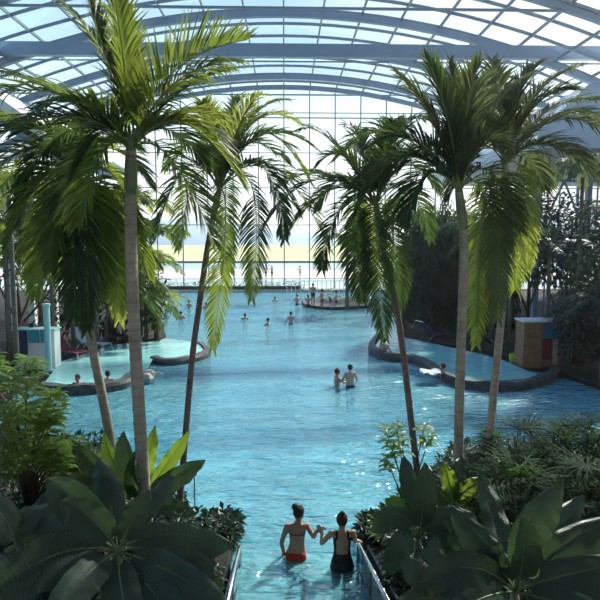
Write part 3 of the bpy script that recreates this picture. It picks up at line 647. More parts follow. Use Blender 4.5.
# ================================================================== FOREGROUND PLANTS
def blade(path, width, parent, mat='banana_leaf', fold=.25, seed=0, tipw=.0, wave=.02, face=None, name='leaf', tears=0):
    """broad paddle leaf: midrib path, two halves folded up, edges rippled"""
    rg = random.Random(seed); n = len(path); mb = MB(); K = 4; vv = []; uvs = []; drp = rg.uniform(.35, .95)
    for i, p in enumerate(path):
        t = (path[min(i+1, n-1)]-path[max(i-1, 0)]).normalized()
        side = t.cross(UP if face is None else face)
        if side.length < .15: side = t.cross(Vector((0, -1, .3)))
        side.normalize(); nr = side.cross(t).normalized()
        s = i/(n-1); pw = max(0.0, 1-abs(1.96*s-.90)**2.6)**.58*width*.52
        if i == n-1: pw = .004
        for j in range(-K, K+1):
            a = j/K; z_ = abs(a)*fold*pw*1.2 + wave*math.sin(s*26+a*2+seed)*abs(a)**2 + .5*wave*math.sin(s*61+seed*2)*abs(a)**3
            vv.append(p+side*pw*a+nr*z_ - UP*(abs(a)**1.6*pw*drp*(.4+.6*s))); uvs.append((s*3, a))
    W = 2*K+1
    fs = [(i*W+j, i*W+j+1, (i+1)*W+j+1, (i+1)*W+j) for i in range(n-1) for j in range(2*K)
          if not (tears and rg.random() < tears*.04 and abs(j-K+.5) > 1.5)]
    mb.add(vv, fs); o = mb.build(name, mat, parent, smooth=True)
    me = o.data; ul = me.uv_layers.new(name='UVMap')
    ul.data.foreach_set('uv', [c for l in me.loops for c in uvs[l.vertex_index]])
    m2 = MB(); m2.tube([q-UP*.006 for q in path], [max(.003, .014*width/.4*(1-i/n)) for i in range(n)], 5); m2.build('midrib', 'midrib', o, smooth=True)
    return o
def banana(label, bpx, d, leaves, mat='banana_leaf', group=None, stem=.06, name='banana_plant', cat='banana plant', seed=0):
    q = P(*bpx, d); bz = bankz(q.x, q.y)
    root = empty(name, (q.x, q.y, bz), label, cat, group); off = root.location
    top = P(*bpx, d)-off
    if top.z < .15: top.z = .15
    mb = MB(); mb.tube([(0, 0, -.08), top*.5, top], [stem*1.3, stem, stem*.6], 10); mb.build('stem', 'crownshaft', root, smooth=True)
    for k, lf in enumerate(leaves):
        cx, cy, tx, ty, dd, w_ = lf[:6]; o = lf[6] if len(lf) > 6 else {}
        c = P(cx, cy, d+dd*.5)-off; tip = P(tx, ty, d+dd)-off
        path = [bez(top, c, tip, i/17) for i in range(18)]
        s0 = 3; m = MB(); m.tube(path[:s0+2], [.013, .012, .011, .010, .009][:s0+2], 6)
        lo = blade(path[s0:], w_, root, o.get('mat', mat), o.get('fold', .25), seed*31+k, wave=o.get('wave', .018), face=o.get('face'))
        m.build('leaf_stalk', 'midrib', lo, smooth=True)
    return root
VF = Vector((0, -.75, .65))     # leaves turned partly towards the gallery
BR = 'banana_leaf_bright'
banana('large banana plant in the lower left with broad dark leaves radiating from its centre', (118, 552), 5.6,
    [(80, 500, 48, 478, .1, .36, dict(face=VF)), (60, 530, -30, 610, -.5, .46, dict(face=VF)), (150, 520, 235, 545, .1, .34, dict(face=VF)), (118, 590, 135, 640, -1.0, .36, dict(face=VF)), (110, 490, 100, 458, .9, .28),
     (60, 500, 5, 520, .6, .30, dict(face=VF)), (150, 500, 172, 475, .7, .28), (165, 560, 230, 610, -.7, .40, dict(face=VF)), (80, 570, 50, 625, -.9, .34, dict(face=VF)), (80, 520, 60, 545, .2, .3, dict(face=VF)), (135, 510, 150, 490, .2, .24, dict(face=VF)), (70, 545, 5, 575, -.2, .4, dict(face=VF)), (150, 585, 190, 640, -.9, .38, dict(face=VF)), (165, 535, 215, 575, -.2, .3, dict(face=VF)), (95, 510, 60, 500, -.1, .34, dict(face=VF))], seed=1)
banana('banana plant at the bottom edge just left of the left handrail shrub', (190, 600), 5.4,
    [(190, 550, 215, 545, .3, .28, dict(face=VF)), (205, 570, 222, 590, .1, .24, dict(face=VF)), (170, 560, 150, 575, .1, .3, dict(face=VF)), (200, 600, 215, 650, -.4, .3, dict(face=VF)), (180, 560, 178, 530, .5, .24)], seed=7)
banana('banana plant at the left picture edge with a torn leaf in sunlit colour', (20, 560), 5.8,
    [(5, 500, -35, 480, .3, .4), (40, 510, 75, 505, .3, .34, dict(face=VF)), (10, 540, 35, 545, .8, .26, dict(mat=BR)), (-10, 560, -50, 590, -.3, .4), (15, 590, 20, 650, -.7, .42, dict(face=VF)), (30, 530, 50, 490, .9, .3)], seed=2)  # one leaf brighter in colour, standing in for sun on it
banana('banana plant between the left trunks with upright bright green leaves', (140, 505), 7.9,
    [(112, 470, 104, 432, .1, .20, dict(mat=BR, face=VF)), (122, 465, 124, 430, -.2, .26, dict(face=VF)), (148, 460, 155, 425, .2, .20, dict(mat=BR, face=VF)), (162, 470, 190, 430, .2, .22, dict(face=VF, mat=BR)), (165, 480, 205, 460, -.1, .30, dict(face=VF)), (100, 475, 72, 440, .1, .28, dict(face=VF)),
     (90, 490, 55, 470, -.2, .30, dict(face=VF)), (170, 500, 195, 515, -.3, .24, dict(face=VF)), (130, 480, 135, 455, -.6, .24, dict(face=VF))], seed=3, stem=.045)
banana('large banana plant in the lower right corner with dark blue green drooping leaves', (515, 592), 5.6,
    [(520, 510, 563, 484, .2, .34, dict(face=VF)), (560, 530, 630, 515, .2, .40, dict(face=VF)), (560, 570, 650, 560, -.2, .42, dict(face=VF)), (470, 545, 420, 585, -.2, .34, dict(face=VF)), (490, 540, 450, 505, .3, .32, dict(face=VF)), (505, 630, 500, 660, -.8, .38, dict(face=VF)),
     (480, 590, 440, 625, -.6, .34, dict(face=VF)), (560, 600, 620, 625, -.6, .40, dict(face=VF)), (500, 530, 480, 470, .9, .26, dict(face=VF)), (545, 560, 610, 590, .0, .38, dict(face=VF)), (495, 550, 465, 555, .1, .34, dict(face=VF)), (530, 545, 520, 515, -.3, .34, dict(face=VF)), (535, 530, 585, 495, .6, .28, dict(face=VF))], seed=4)
banana('banana plant at the bottom edge between the right handrail and the corner banana plant', (432, 600), 5.4,
    [(425, 560, 400, 560, .2, .26, dict(face=VF)), (450, 560, 470, 555, .2, .28, dict(face=VF)), (410, 590, 392, 630, -.2, .26, dict(face=VF)), (455, 590, 475, 640, -.4, .3, dict(face=VF)), (432, 565, 436, 535, .4, .24)], seed=8)
banana('banana plant beside the right handrail with dark leaves curling over it', (418, 540), 6.6,
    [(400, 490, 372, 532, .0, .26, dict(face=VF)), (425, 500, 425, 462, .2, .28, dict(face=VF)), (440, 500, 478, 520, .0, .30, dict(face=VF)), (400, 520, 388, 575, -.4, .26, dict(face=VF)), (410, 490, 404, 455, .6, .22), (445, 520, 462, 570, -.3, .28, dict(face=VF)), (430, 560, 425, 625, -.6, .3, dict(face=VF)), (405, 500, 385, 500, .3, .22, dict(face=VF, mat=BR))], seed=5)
banana('small banana plant with bright yellow green leaves between the right trunks', (455, 510), 7.8,
    [(462, 485, 485, 478, .1, .26, dict(mat=BR, face=VF)), (450, 480, 444, 462, .2, .22, dict(mat=BR, face=VF)), (440, 490, 420, 480, .1, .24, dict(face=VF)), (470, 500, 492, 500, -.1, .24, dict(mat=BR, face=VF)), (455, 475, 462, 455, .4, .2, dict(face=VF))], seed=6, stem=.04)

# leafy shrubs: whorls of leaflets on stems
def whorl_shrub(label, spots, d, mat, ls, nl, base, seed, name='umbrella_shrub', cat='shrub', asp=.32, z0=None):
    rg = random.Random(seed); q = P(*base, d); bz = bankz(q.x, q.y) if z0 is None else z0
    root = empty(name, (q.x, q.y, bz), label, cat); off = root.location; st = MB(); st.tube([(0, 0, -.05), (0, 0, .15)], .02, 6)
    for (px, py, dd) in spots:
        tip = P(px, py, d+dd)-off
        st.tube([Vector((0, 0, .05)), Vector((tip.x*.35, tip.y*.35, tip.z*.6)), tip], [.016, .012, .006], 5); mb = MB()
        for w_ in range(3):
            cc = tip - Vector((tip.x*.07, tip.y*.07, .09))*w_ + Vector((rg.uniform(-.03, .03), rg.uniform(-.03, .03), 0))
            for k in range(nl):
                az = 2*math.pi*(k+rg.random()*.5)/nl; e_ = rg.uniform(-.15, .55)
                dr = Vector((math.cos(az)*math.cos(e_), math.sin(az)*math.cos(e_), math.sin(e_))); s_ = dr.cross(UP).normalized(); l_ = ls*rg.uniform(.75, 1.15); wd = l_*asp
                a = cc+dr*l_*.12; vv = [a, a+dr*l_*.35-s_*wd*.5, a+dr*l_*.35+UP*-.01, a+dr*l_*.35+s_*wd*.5, a+dr*l_*.72-s_*wd*.42-UP*l_*.08, a+dr*l_*.72-UP*l_*.1, a+dr*l_*.72+s_*wd*.42-UP*l_*.08, a+dr*l_-UP*l_*.25]
                mb.add(vv, [(0, 1, 2), (0, 2, 3), (1, 4, 5, 2), (2, 5, 6, 3), (4, 7, 5), (5, 7, 6)])
        mb.build('leaf_cluster', mat, root)
    st.build('stem', 'branch', root, smooth=True); return root
rg = random.Random(3)
sp = [(rg.uniform(-20, 95), 0, rg.uniform(-.8, .8)) for _ in range(46)]
sp = [(x_, 372+max(0, x_-25)*.75+rg.uniform(0, 95), z_) for x_, _, z_ in sp]
whorl_shrub('bright green sunlit umbrella shrub at the left edge above the banana leaves', sp, 8.2, 'shrub_leaf', .24, 9, (25, 470), 3)
sp = [(rg.uniform(-25, 50), rg.uniform(350, 420), rg.uniform(-.8, .8)) for _ in range(22)]
whorl_shrub('leafy shrub with yellow green leaves by the basin at the left edge', sp, 11.5, 'shrub_leaf', .27, 9, (10, 430), 4)
sp = [(rg.uniform(180, 222), rg.uniform(512, 600), rg.uniform(-.4, .4)) for _ in range(26)]
whorl_shrub('low dark shrub left of the left handrail', sp, 7.6, 'dark_leaf', .15, 8, (208, 590), 5)
sp = [(385, 428, 0), (396, 424, .2), (430, 436, .1), (386, 458, 0), (392, 445, -.1), (425, 425, .1), (402, 440, .2), (376, 520, -.2), (378, 530, 0)]
whorl_shrub('loose shrub with yellow green leaves beside the curved right trunk', sp, 9.0, 'shrub_leaf', .17, 6, (408, 500), 6, asp=.5)
sp = [(rg.uniform(388, 425), rg.uniform(525, 600), rg.uniform(-.3, .3)) for _ in range(22)]
whorl_shrub('low dark shrub right of the right handrail', sp, 7.4, 'dark_leaf', .16, 8, (398, 600), 7)
sp = [(rg.uniform(500, 600), rg.uniform(300, 385), rg.uniform(-1, 1)) for _ in range(0)]

# lady palms: fans on canes
def fan_mesh(seed, mat):
    rg = random.Random(seed); mb = MB()
    for k in range(9):
        a = R(-105+210*k/8)+rg.uniform(-.06, .06); d = Vector((math.sin(a), math.cos(a), rg.uniform(.0, .2))).normalized(); s_ = d.cross(UP).normalized(); l_ = rg.uniform(.30, .40)*(1-.15*abs(a)/1.8); w_ = .024
        vv = []
        for t, ww in ((.02, .3), (.35, 1), (.7, .9), (1.0, .45)):
            c = d*l_*t-UP*l_*.22*t*t; vv += [c-s_*w_*ww*.5, c+s_*w_*ww*.5]
        mb.add(vv, [(0, 1, 3, 2), (2, 3, 5, 4), (4, 5, 7, 6)])
    me = mb.build('fan_leaf', mat); return me
def lady_palm(label, cpx, d, rx, rz, nfan, mat, seed, ztop):
    rg = random.Random(seed); q = P(cpx[0], cpx[1], d); bz = bankz(q.x, q.y); root = empty('lady_palm', (q.x, q.y, bz), label, 'palm', None)
    protos = [fan_mesh(seed*10+i, mat) for i in range(4)]; cn = MB(); h = ztop-bz; used = set()
    for k in range(nfan):
        az = rg.uniform(0, 2*math.pi); r_ = math.sqrt(rg.random()); z = h*(1-.75*r_**2.2)*rg.uniform(.72, 1.0)
        p = Vector((math.cos(az)*r_*rx, math.sin(az)*r_*rx*.7, z)); i = k % 4
        o = protos[i] if i not in used else protos[i].copy()
        if i in used: COL.objects.link(o)
        used.add(i); o.parent = root; o.location = p
        out = math.atan2(p.y, p.x)-math.pi/2+rg.uniform(-.6, .6); o.rotation_euler = (R(rg.uniform(-5, 55)) if r_ < .5 else R(rg.uniform(-30, 25)), R(rg.uniform(-20, 20)), out); o.scale = (rg.uniform(.85, 1.2),)*3
        if k % 3 == 0: cn.tube([(p.x*.3, p.y*.3, -.1), (p.x*.6, p.y*.6, z*.55), p], [.012, .01, .005], 5)
    cn.build('cane', 'branch', root)
lady_palm('bushy lady palm behind the right banana leaves, topmost clump nearest the water', (515, 430), 9.2, .75, 1, 95, 'fan_leaf', 61, P(515, 418, 9.2).z)
lady_palm('lady palm with dense dark fan leaves at the right picture edge', (580, 440), 8.6, .8, 1, 95, 'fan_leaf', 62, P(570, 415, 8.6).z)
lady_palm('lady palm below the others, grey green fans above the big banana leaves', (520, 480), 7.6, .7, 1, 80, 'fan_leaf', 63, P(520, 455, 7.6).z)
lady_palm('lady palm clump low at the right edge behind the banana leaf', (595, 480), 7.2, .6, 1, 60, 'fan_leaf', 64, P(590, 460, 7.2).z)

rg = random.Random(12)
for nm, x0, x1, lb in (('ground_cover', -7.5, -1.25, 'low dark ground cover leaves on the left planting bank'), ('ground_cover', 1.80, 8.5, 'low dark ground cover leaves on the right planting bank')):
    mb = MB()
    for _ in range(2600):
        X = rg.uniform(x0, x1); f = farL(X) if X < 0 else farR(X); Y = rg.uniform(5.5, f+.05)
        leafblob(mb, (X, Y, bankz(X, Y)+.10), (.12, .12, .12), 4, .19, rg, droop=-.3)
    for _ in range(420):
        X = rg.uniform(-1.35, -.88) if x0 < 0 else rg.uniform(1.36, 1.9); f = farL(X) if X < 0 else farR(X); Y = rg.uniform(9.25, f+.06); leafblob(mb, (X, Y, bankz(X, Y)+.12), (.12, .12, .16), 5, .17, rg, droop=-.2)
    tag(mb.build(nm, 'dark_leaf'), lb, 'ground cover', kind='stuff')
# ================================================================== HANDRAILS
def handrail(pa, pb, X, label, dirn):
    root = empty('handrail', (X, 8.0, 0), label, 'handrail', 'handrails flanking the pool steps'); off = Vector((X, 8.0, 0))
    a = Vector((X, pa[0], pa[1]))-off; b = Vector((X, pb[0], pb[1]))-off
    u = (b-a)
    mb = MB(); mb.tube([Vector((a.x, a.y, a.z-1.1)), Vector((a.x, a.y+.02, a.z-.12)), a+Vector((0, 0, -.02)), a-Vector((0, .06, 0))+u*.02, b], .030, 10); mb.build('top_rail', 'rail_steel', root, smooth=True)
    X2 = dirn*.16
    mb = MB(); mb.tube([Vector((X2, a.y, a.z-1.1)), Vector((X2, a.y+.02, a.z-.2)), Vector((X2, a.y, a.z-.08)), Vector((X2, b.y, b.z-.08))], .018, 8); mb.build('inner_rail', 'rail_dark', root, smooth=True)
    mb = MB()
    c0, c1 = a-Vector((0, 0, .14)), b-Vector((0, 0, .14)); mb.tube([c0, c1], .010, 6); mb.tube([c0-Vector((0, 0, .3)), c1-Vector((0, 0, .3))], .010, 6); mb.build('lower_rail', 'rail_dark', root)
    mb = MB(); y0, y1 = a.y-.15, b.y; z0, z1 = a.z-.16, b.z-.10
    mb.add([(sx+X2*.5, y, z) for sx in (-.008, .008) for y, z in ((y0, z0), (y1, z1), (y1, z1-.55), (y0, z0-.55))], [(0, 1, 2, 3), (7, 6, 5, 4), (0, 4, 5, 1), (2, 6, 7, 3), (1, 5, 6, 2), (0, 3, 7, 4)]); mb.build('side_panel', 'rail_panel', root)
    for t in (.35, .7, 1.0):
        q = a+u*t; mb = MB(); mb.tube([q, Vector((q.x, q.y, q.z-1.0))], .016, 8); mb.build('post', 'rail_dark', root)
ra = P(358, 541, 9.15); rb = P(385, 600, 6.8)
handrail((9.15, ra.z), (5.2, ra.z+1.05), ra.x, 'steel handrail right of the steps, under the hand of the woman in black', 1)
la = P(240, 546, 9.1)
handrail((9.1, la.z), (5.2, la.z+.75), la.x, 'steel handrail left of the steps, shrub beside it', -1)

# ================================================================== PEOPLE
def figure_mesh(J, voxel, mat, head_rot=None, girl=True):
    """one closed body from tapered limbs; J: joints in metres"""
    mb = MB()
    def limb(a, b, ra_, rb_, n=14, mid=None):
        a, b = Vector(a), Vector(b); k = 6
        rs = [ra_+(rb_-ra_)*i/k + (mid or 0)*math.sin(math.pi*i/k) for i in range(k+1)]
        mb.tube([a.lerp(b, i/k) for i in range(k+1)], rs, n); mb.ball(a, ra_, 0, n, 8); mb.ball(b, rb_, 0, n, 8)
    hip, wst, chs, nk, hd = [Vector(J[k]) for k in ('hip', 'waist', 'chest', 'neck', 'head')]
    xr = J.get('xr', Matrix.Identity(3)); hw = .98 if girl else .88; sw = .92 if girl else 1.12
    def ell(c, r): mb.ball(c, r, 0, 20, 14, xr)
    ell(hip, (.165*hw, .115, .125)); ell(hip+Vector((0, 0, -.03))+xr@Vector((0.075, -.04, 0)), (.088, .085, .095)); ell(hip+Vector((0, 0, -.03))+xr@Vector((-.075, -.04, 0)), (.088, .085, .095))
    for i in range(7):
        t = i/6; c = hip.lerp(wst, t); ell(c, ((.165*hw)*(1-t)+.122*t*(1.0 if girl else 1.15), .115*(1-t)+.088*t, .08))
    for i in range(7):
        t = i/6; c = wst.lerp(chs, t); ell(c, (.122*(1-t)*(1.0 if girl else 1.15)+.150*sw*t, .088*(1-t)+.105*t, .09))
    for i in range(5):
        t = i/4; c = chs.lerp(nk, t); ell(c+Vector((0, 0, -.01)), (.150*sw*(1-t)+.06*t, .10*(1-t)+.055*t, .075*(1-t)+.04*t))
    if girl:
        for s in (-1, 1): ell(chs+xr@Vector((s*.07, .085, -.01)), (.058, .055, .058))
    limb(nk-Vector((0, 0, .03)), hd-Vector((0, 0, .06)), .052, .050)
    hr = head_rot or Matrix.Identity(3); hm = xr@hr
    mb.ball(hd, (.076, .094, .112), 0, 20, 16, hm); mb.ball(hd+hm@Vector((0, .035, -.055)), (.055, .058, .062), 0, 14, 10, hm)
    mb.ball(hd+hm@Vector((0, .105, -.012)), (.014, .02, .026), 0, 8, 6, hm)
    for s in (-1, 1):
        mb.ball(hd+hm@Vector((s*.078, -.005, -.01)), (.010, .020, .032), 0, 8, 6, hm); mb.ball(hd+hm@Vector((s*.035, .082, -.05)), (.025, .02, .022), 0, 8, 6, hm)
    for s, nm in ((-1, 'l'), (1, 'r')):
        sh, el, wr = [Vector(J[k+nm]) for k in ('sh_', 'el_', 'wr_')]
        limb(chs.lerp(nk, .45)+xr@Vector((s*.06, 0, 0)), sh, .062, .052); limb(sh, el, .047 if girl else .055, .036, mid=.003); limb(el, wr, .037, .024, mid=.005)
        hdv = Vector(J['hd_'+nm]).normalized() if 'hd_'+nm in J else (wr-el).normalized()
        pn = Vector(J.get('pn_'+nm, (0, 1, 0))); lat = hdv.cross(pn).normalized(); pn = lat.cross(hdv).normalized()
        ph = wr+hdv*.09
        rotm = Matrix((lat, hdv, pn)).transposed()
        mb.ball(wr+hdv*.05, (.038, .052, .016), 0, 12, 8, rotm)
        curl = J.get('curl', .5)
        for i, (o_, l_) in enumerate(((-.027, .068), (-.009, .078), (.010, .072), (.028, .056))):
            a = wr+hdv*.088+lat*o_; d1 = (hdv-pn*curl*.5+lat*o_*2).normalized(); b = a+d1*l_*.5; d2 = (hdv-pn*curl*1.4).normalized(); c = b+d2*l_*.5
            mb.tube([a-hdv*.02, a, b, c], [.009, .0095, .0085, .0065], 8)
        a = wr+hdv*.025-lat*.03*s*J.get('th', 1); b = a+(hdv*.6-lat*s*.7*J.get('th', 1)-pn*.3).normalized()*.035; c = b+(hdv*.9-lat*s*.2*J.get('th', 1)-pn*.35).normalized()*.03
        mb.tube([a, b, c], [.013, .011, .008], 8)
        th, kn, an = [Vector(J[k+nm]) for k in ('th_', 'kn_', 'an_')]
        limb(th, kn, .086, .053, mid=.006); limb(kn, an, .052, .034, mid=.010)
        fd = xr@Vector((0, 1, 0)); mb.ball(an+fd*.06-Vector((0, 0, .045)), (.042, .12, .030), 0, 12, 8, xr)
    o = mb.build('tmp', mat)
    rm = o.modifiers.new('r', 'REMESH'); rm.mode = 'VOXEL'; rm.voxel_size = voxel
    s2 = o.modifiers.new('s', 'SMOOTH'); s2.iterations = 3 if voxel < .015 else 1; s2.factor = .5
    dg = bpy.context.evaluated_depsgraph_get(); me = bpy.data.meshes.new_from_object(o.evaluated_get(dg)); bpy.data.objects.remove(o)
    me.polygons.foreach_set('use_smooth', [True]*len(me.polygons))
    if not me.materials: me.materials.append(MATS[mat])
    return me
def shell(me, pred, name, mat, parent, off=.006):
    """garment: the body's own surface lifted slightly where pred says"""
    nm = [v.normal.copy() for v in me.vertices]; co = [v.co.copy() for v in me.vertices]
    fs = [tuple(p.vertices) for p in me.polygons if pred(p.center)]
    if not fs: return
    ids = sorted({i for f in fs for i in f}); mp = {a: k for k, a in enumerate(ids)}
    mb = MB(); mb.add([co[i]+nm[i]*off for i in ids]+[co[i]-nm[i]*.002 for i in ids], [tuple(mp[i] for i in f) for f in fs])
    n = len(ids); ed = {}
    for f in fs:
        for a, b in zip(f, f[1:]+f[:1]): ed[(mp[a], mp[b])] = ed.get((mp[a], mp[b]), 0)+1
    for (a, b) in ed:
        if (b, a) not in ed: mb.f.append((b, a, a+n, b+n)); mb.m.append(0)
    return mb.build(name, mat, parent, smooth=True)
def std_joints(h=.80, armL=None, armR=None):
    """standing, feet at z=0; hip height h"""
    J = dict(hip=(0, 0, h+.10), waist=(0, .01, h+.29), chest=(0, 0, h+.47), neck=(0, -.01, h+.62), head=(0, .015, h+.765))
    J.update(sh_l=(-.165, 0, h+.56), sh_r=(.165, 0, h+.56), el_l=(-.22, -.01, h+.30), el_r=(.22, -.01, h+.30), wr_l=(-.21, .06, h+.08), wr_r=(.21, .06, h+.08))
    J.update(th_l=(-.085, 0, h+.02), th_r=(.085, 0, h+.02), kn_l=(-.09, .02, h*.53), kn_r=(.09, .02, h*.53), an_l=(-.09, -.01, .08), an_r=(.09, -.01, .08))
    return J
def hair(parent, hd, hm, mat, bun=None, long=False):
    mb = MB(); mb.ball(hd+hm@Vector((0, -.016, .022)), (.090, .100, .112), 0, 20, 14, hm)
    if bun: mb.ball(hd+hm@Vector(bun[:3]), bun[3], 0, 14, 10); mb.ball(hd+hm@(Vector(bun[:3])*.75), bun[3]*.8, 0, 12, 8)
    # keep the face open
    keep = []
    inv = hm.inverted()
    for f in mb.f:
        c = sum((Vector(mb.v[i]) for i in f), Vector())/len(f); l = inv@(c-hd)
        if l.y > .045 and l.z < .055: continue
        if l.z < -.085: continue
        keep.append(f)
    mb.f = keep; mb.m = [0]*len(keep); return mb.build('hair', mat, parent, smooth=True)
def face(parent, hd, hm):
    mb = MB()
    for s in (-1, 1): mb.ball(hd+hm@Vector((s*.030, .083, .008)), (.011, .007, .007), 0, 8, 6, hm)
    mb.build('eyes', 'black_cloth', parent)
    mb = MB(); mb.ball(hd+hm@Vector((0, .090, -.058)), (.022, .006, .007), 0, 8, 6, hm); mb.build('mouth', 'red_dark', parent)

# the two women on the steps
FL = -.82
def woman(label, at, yaw, J, hmrot, mat, hairmat, bun, suit, voxel=.011, suitname=None):
    root = empty('person', at, label, 'person', None)
    xr = Matrix.Rotation(yaw, 3, 'Z'); J['xr'] = xr
    me = figure_mesh(J, voxel, mat, hmrot); body = bpy.data.objects.new('body', me); COL.objects.link(body); body.parent = root
    hm = xr@hmrot; hair(root, Vector(J['head']), hm, hairmat, bun); face(root, Vector(J['head']), hm)
    for (nm, sm, pred, off) in suit: shell(me, pred, nm, sm, root, off)
    return root
gw1 = G(296, 558, 0); gw2 = G(342, 569, 0)
J1 = std_joints(.80)
o1 = Vector((gw1.x, gw1.y, FL)); o2 = Vector((gw2.x, gw2.y, FL))
hand = P(321, 529, (gw1.y+gw2.y)/2+.0)
def rel(p, o, dy=0): return p-o+Vector((0, dy, 0))
J1.update(hip=(0, 0, .90), waist=(.02, .02, 1.08), chest=(.02, .04, 1.26), neck=(.035, .05, 1.41), head=(.05, .09, 1.545))
J1.update(sh_l=(-.145, .04, 1.345), sh_r=(.185, .05, 1.34), el_l=(-.235, .02, 1.08), wr_l=(-.205, .10, .87), th_l=(-.085, 0, .82), th_r=(.085, 0, .82))
J1['wr_r'] = rel(hand, o1)+Vector((-.07, 0, -.03)); J1['el_r'] = Vector(J1['sh_r']).lerp(Vector(J1['wr_r']), .5)+Vector((.03, -.02, -.13)); J1['hd_r'] = Vector((1, .1, .35))
J1['an_l'] = (-.12, .12, .09); J1['kn_l'] = (-.10, .12, .44); J1['an_r'] = (.12, -.06, .08); J1['kn_r'] = (.10, .03, .43)
def bottom(zc, zt, zl, hw_=.2):
    return lambda c: abs(c.x) < hw_ and c.z < zt and c.z > zl+.55*abs(c.x-0)-.02 and abs(c.y) < .25
hr1 = Matrix.Rotation(R(-32), 3, 'Z')@Matrix.Rotation(R(-18), 3, 'X')
woman('woman in red bikini with dark hair in a bun, wading down the pool steps', o1, R(-6), J1, hr1, 'skin_tan', 'hair_dark', (-.03, -.10, .095, .058),
    [('bikini_bottom', 'red_cloth', lambda c: abs(c.x) < .19 and .775+.35*max(0, abs(c.x)-.03) < c.z < .945, .007),
     ('bikini_top', 'red_dark', lambda c: abs(c.x-.02) < .165 and 1.225 < c.z < (1.25 if c.y < .04 else 1.31), .006)])
J2 = std_joints(.84)
J2.update(hip=(0, 0, .94), waist=(0, .02, 1.12), chest=(0, .03, 1.30), neck=(0, .04, 1.45), head=(0, .075, 1.585))
J2.update(sh_l=(-.17, .03, 1.40), sh_r=(.17, .03, 1.40), th_l=(-.09, 0, .86), th_r=(.09, 0, .86))
J2['wr_l'] = rel(hand, o2)+Vector((.02, -.02, -.05)); J2['el_l'] = Vector(J2['sh_l']).lerp(Vector(J2['wr_l']), .5)+Vector((-.08, -.02, -.16)); J2['hd_l'] = Vector((-.5, .1, .8))
rh = Vector((ra.x, 9.10, ra.z+.035)); J2['wr_r'] = rh-o2+Vector((-.07, .0, .02)); J2['el_r'] = Vector(J2['sh_r']).lerp(Vector(J2['wr_r']), .5)+Vector((.02, -.06, -.05)); J2['hd_r'] = Vector((1, -.1, -.2)); J2['pn_r'] = (0, .2, 1)
hr2 = Matrix.Rotation(R(-12), 3, 'X')
woman('woman in black open-back swimsuit with top bun, hand on the right rail', o2, 0, J2, hr2, 'skin', 'hair_red', (0, -.05, .115, .045),
    [('swimsuit', 'black_cloth', lambda c: abs(c.x) < .21 and c.z > .80+.0*abs(c.x) and (c.z < 1.10 or (c.z < 1.34 and (c.y > .05 or abs(c.x) > .095))) and abs(c.x) < (.30 if c.z < 1.0 else .165), .008),
     ('shoulder_straps', 'black_cloth', lambda c: 1.33 <= c.z < 1.47 and .075 < abs(c.x) < .10, .007)])
# short skirt of the black swimsuit
W2 = [o for o in bpy.data.objects if o.get('label', '').startswith('woman in black')][0]
mb = MB(); n = 28; vv = []
for z, rx, ry in ((.98, .168, .128), (.90, .182, .142), (.875, .186, .146), (.85, .19, .148)):
    for j in range(n): a = 2*math.pi*j/n; f_ = 1+.02*math.sin(a*7); vv.append((rx*f_*math.cos(a), -.015+ry*f_*math.sin(a), z))
mb.add(vv, [(i*n+j, i*n+(j+1) % n, (i+1)*n+(j+1) % n, (i+1)*n+j) for i in range(3) for j in range(n)]); mb.build('swimsuit_skirt', 'black_cloth', W2, smooth=True)

# bathers further away: three postures, then copies
def bather_proto(J, mat, hairmat, girl, suit, vox=.02):
    root = empty('person', (0, 0, 0)); me = figure_mesh(J, vox, mat, None, girl); b = bpy.data.objects.new('body', me); COL.objects.link(b); b.parent = root
    hair(root, Vector(J['head']), Matrix.Identity(3), hairmat); face(root, Vector(J['head']), Matrix.Identity(3)); shell(me, lambda c: abs(c.x) < .2 and .76 < c.z < .97, 'swim_trunks' if not girl else 'bikini_bottom', suit, root, .01)
    return root
Ja = std_joints(.82); Ja['el_l'] = (-.28, .05, 1.14); Ja['el_r'] = (.28, .05, 1.14); Ja['wr_l'] = (-.33, .22, 1.02); Ja['wr_r'] = (.33, .22, 1.02)
Jb = std_joints(.80); Jb['el_l'] = (-.25, .16, 1.22); Jb['wr_l'] = (-.10, .36, 1.22); Jb['el_r'] = (.25, .16, 1.22); Jb['wr_r'] = (.10, .36, 1.22)
protoM = bather_proto(Ja, 'skin', 'hair_dark', False, 'navy'); protoF = bather_proto(Jb, 'skin_tan', 'hair_red', True, 'black_cloth')
used = {}
def bather(kind, px, py, up, face_, label, z=0.0, group=None):
    """up: height of head top above the level z"""
    src = protoM if kind == 'm' else protoF; H = 1.695 if kind == 'm' else 1.675
    if kind not in used: o = src; used[kind] = 1
    else: o = copy_tree(src)
    q = G(px, py, z); o.location = (q.x, q.y, z+up-H); o.rotation_euler = (0, 0, R(face_)); tag(o, label, 'person', group); return o
bt = bather
bt('f', 337, 386, .62, -75, 'woman chest deep in the middle of the pool, left one of the couple')
bt('m', 350, 387, .80, 15, 'bare-backed man chest deep in the middle of the pool, right one of the couple')
bt('m', 291, 324, .75, 0, 'man standing chest deep alone in open water below the island')
bt('f', 268, 325, .42, 60, 'swimmer just left of the lone standing man, only head and shoulders above water')
bt('f', 245, 319, .36, 20, 'swimmer alone in open water right of the dangling frond, only the head showing')
bt('m', 189, 308, .6, -20, 'bather in the far left of the pool, left of the dark leaning trunk')
bt('f', 206, 309, .5, 30, 'bather at the far end right beside the dark leaning trunk')
bt('m', 181, 319, .5, 10, 'bather near the left bank nearer than the others there')
bt('f', 165, 319, .36, 0, 'swimmer closest to the yellowish left bank shrub')
bt('f', 275, 301, .36, 0, 'small swimmer by the hedge at the far end of the pool')
bt('m', 297, 305, .85, 40, 'dark haired bather standing at the left tip of the island')
bt('f', 78, 386, .40, 160, 'dark haired bather resting against the left basin rim at its left end', .2)
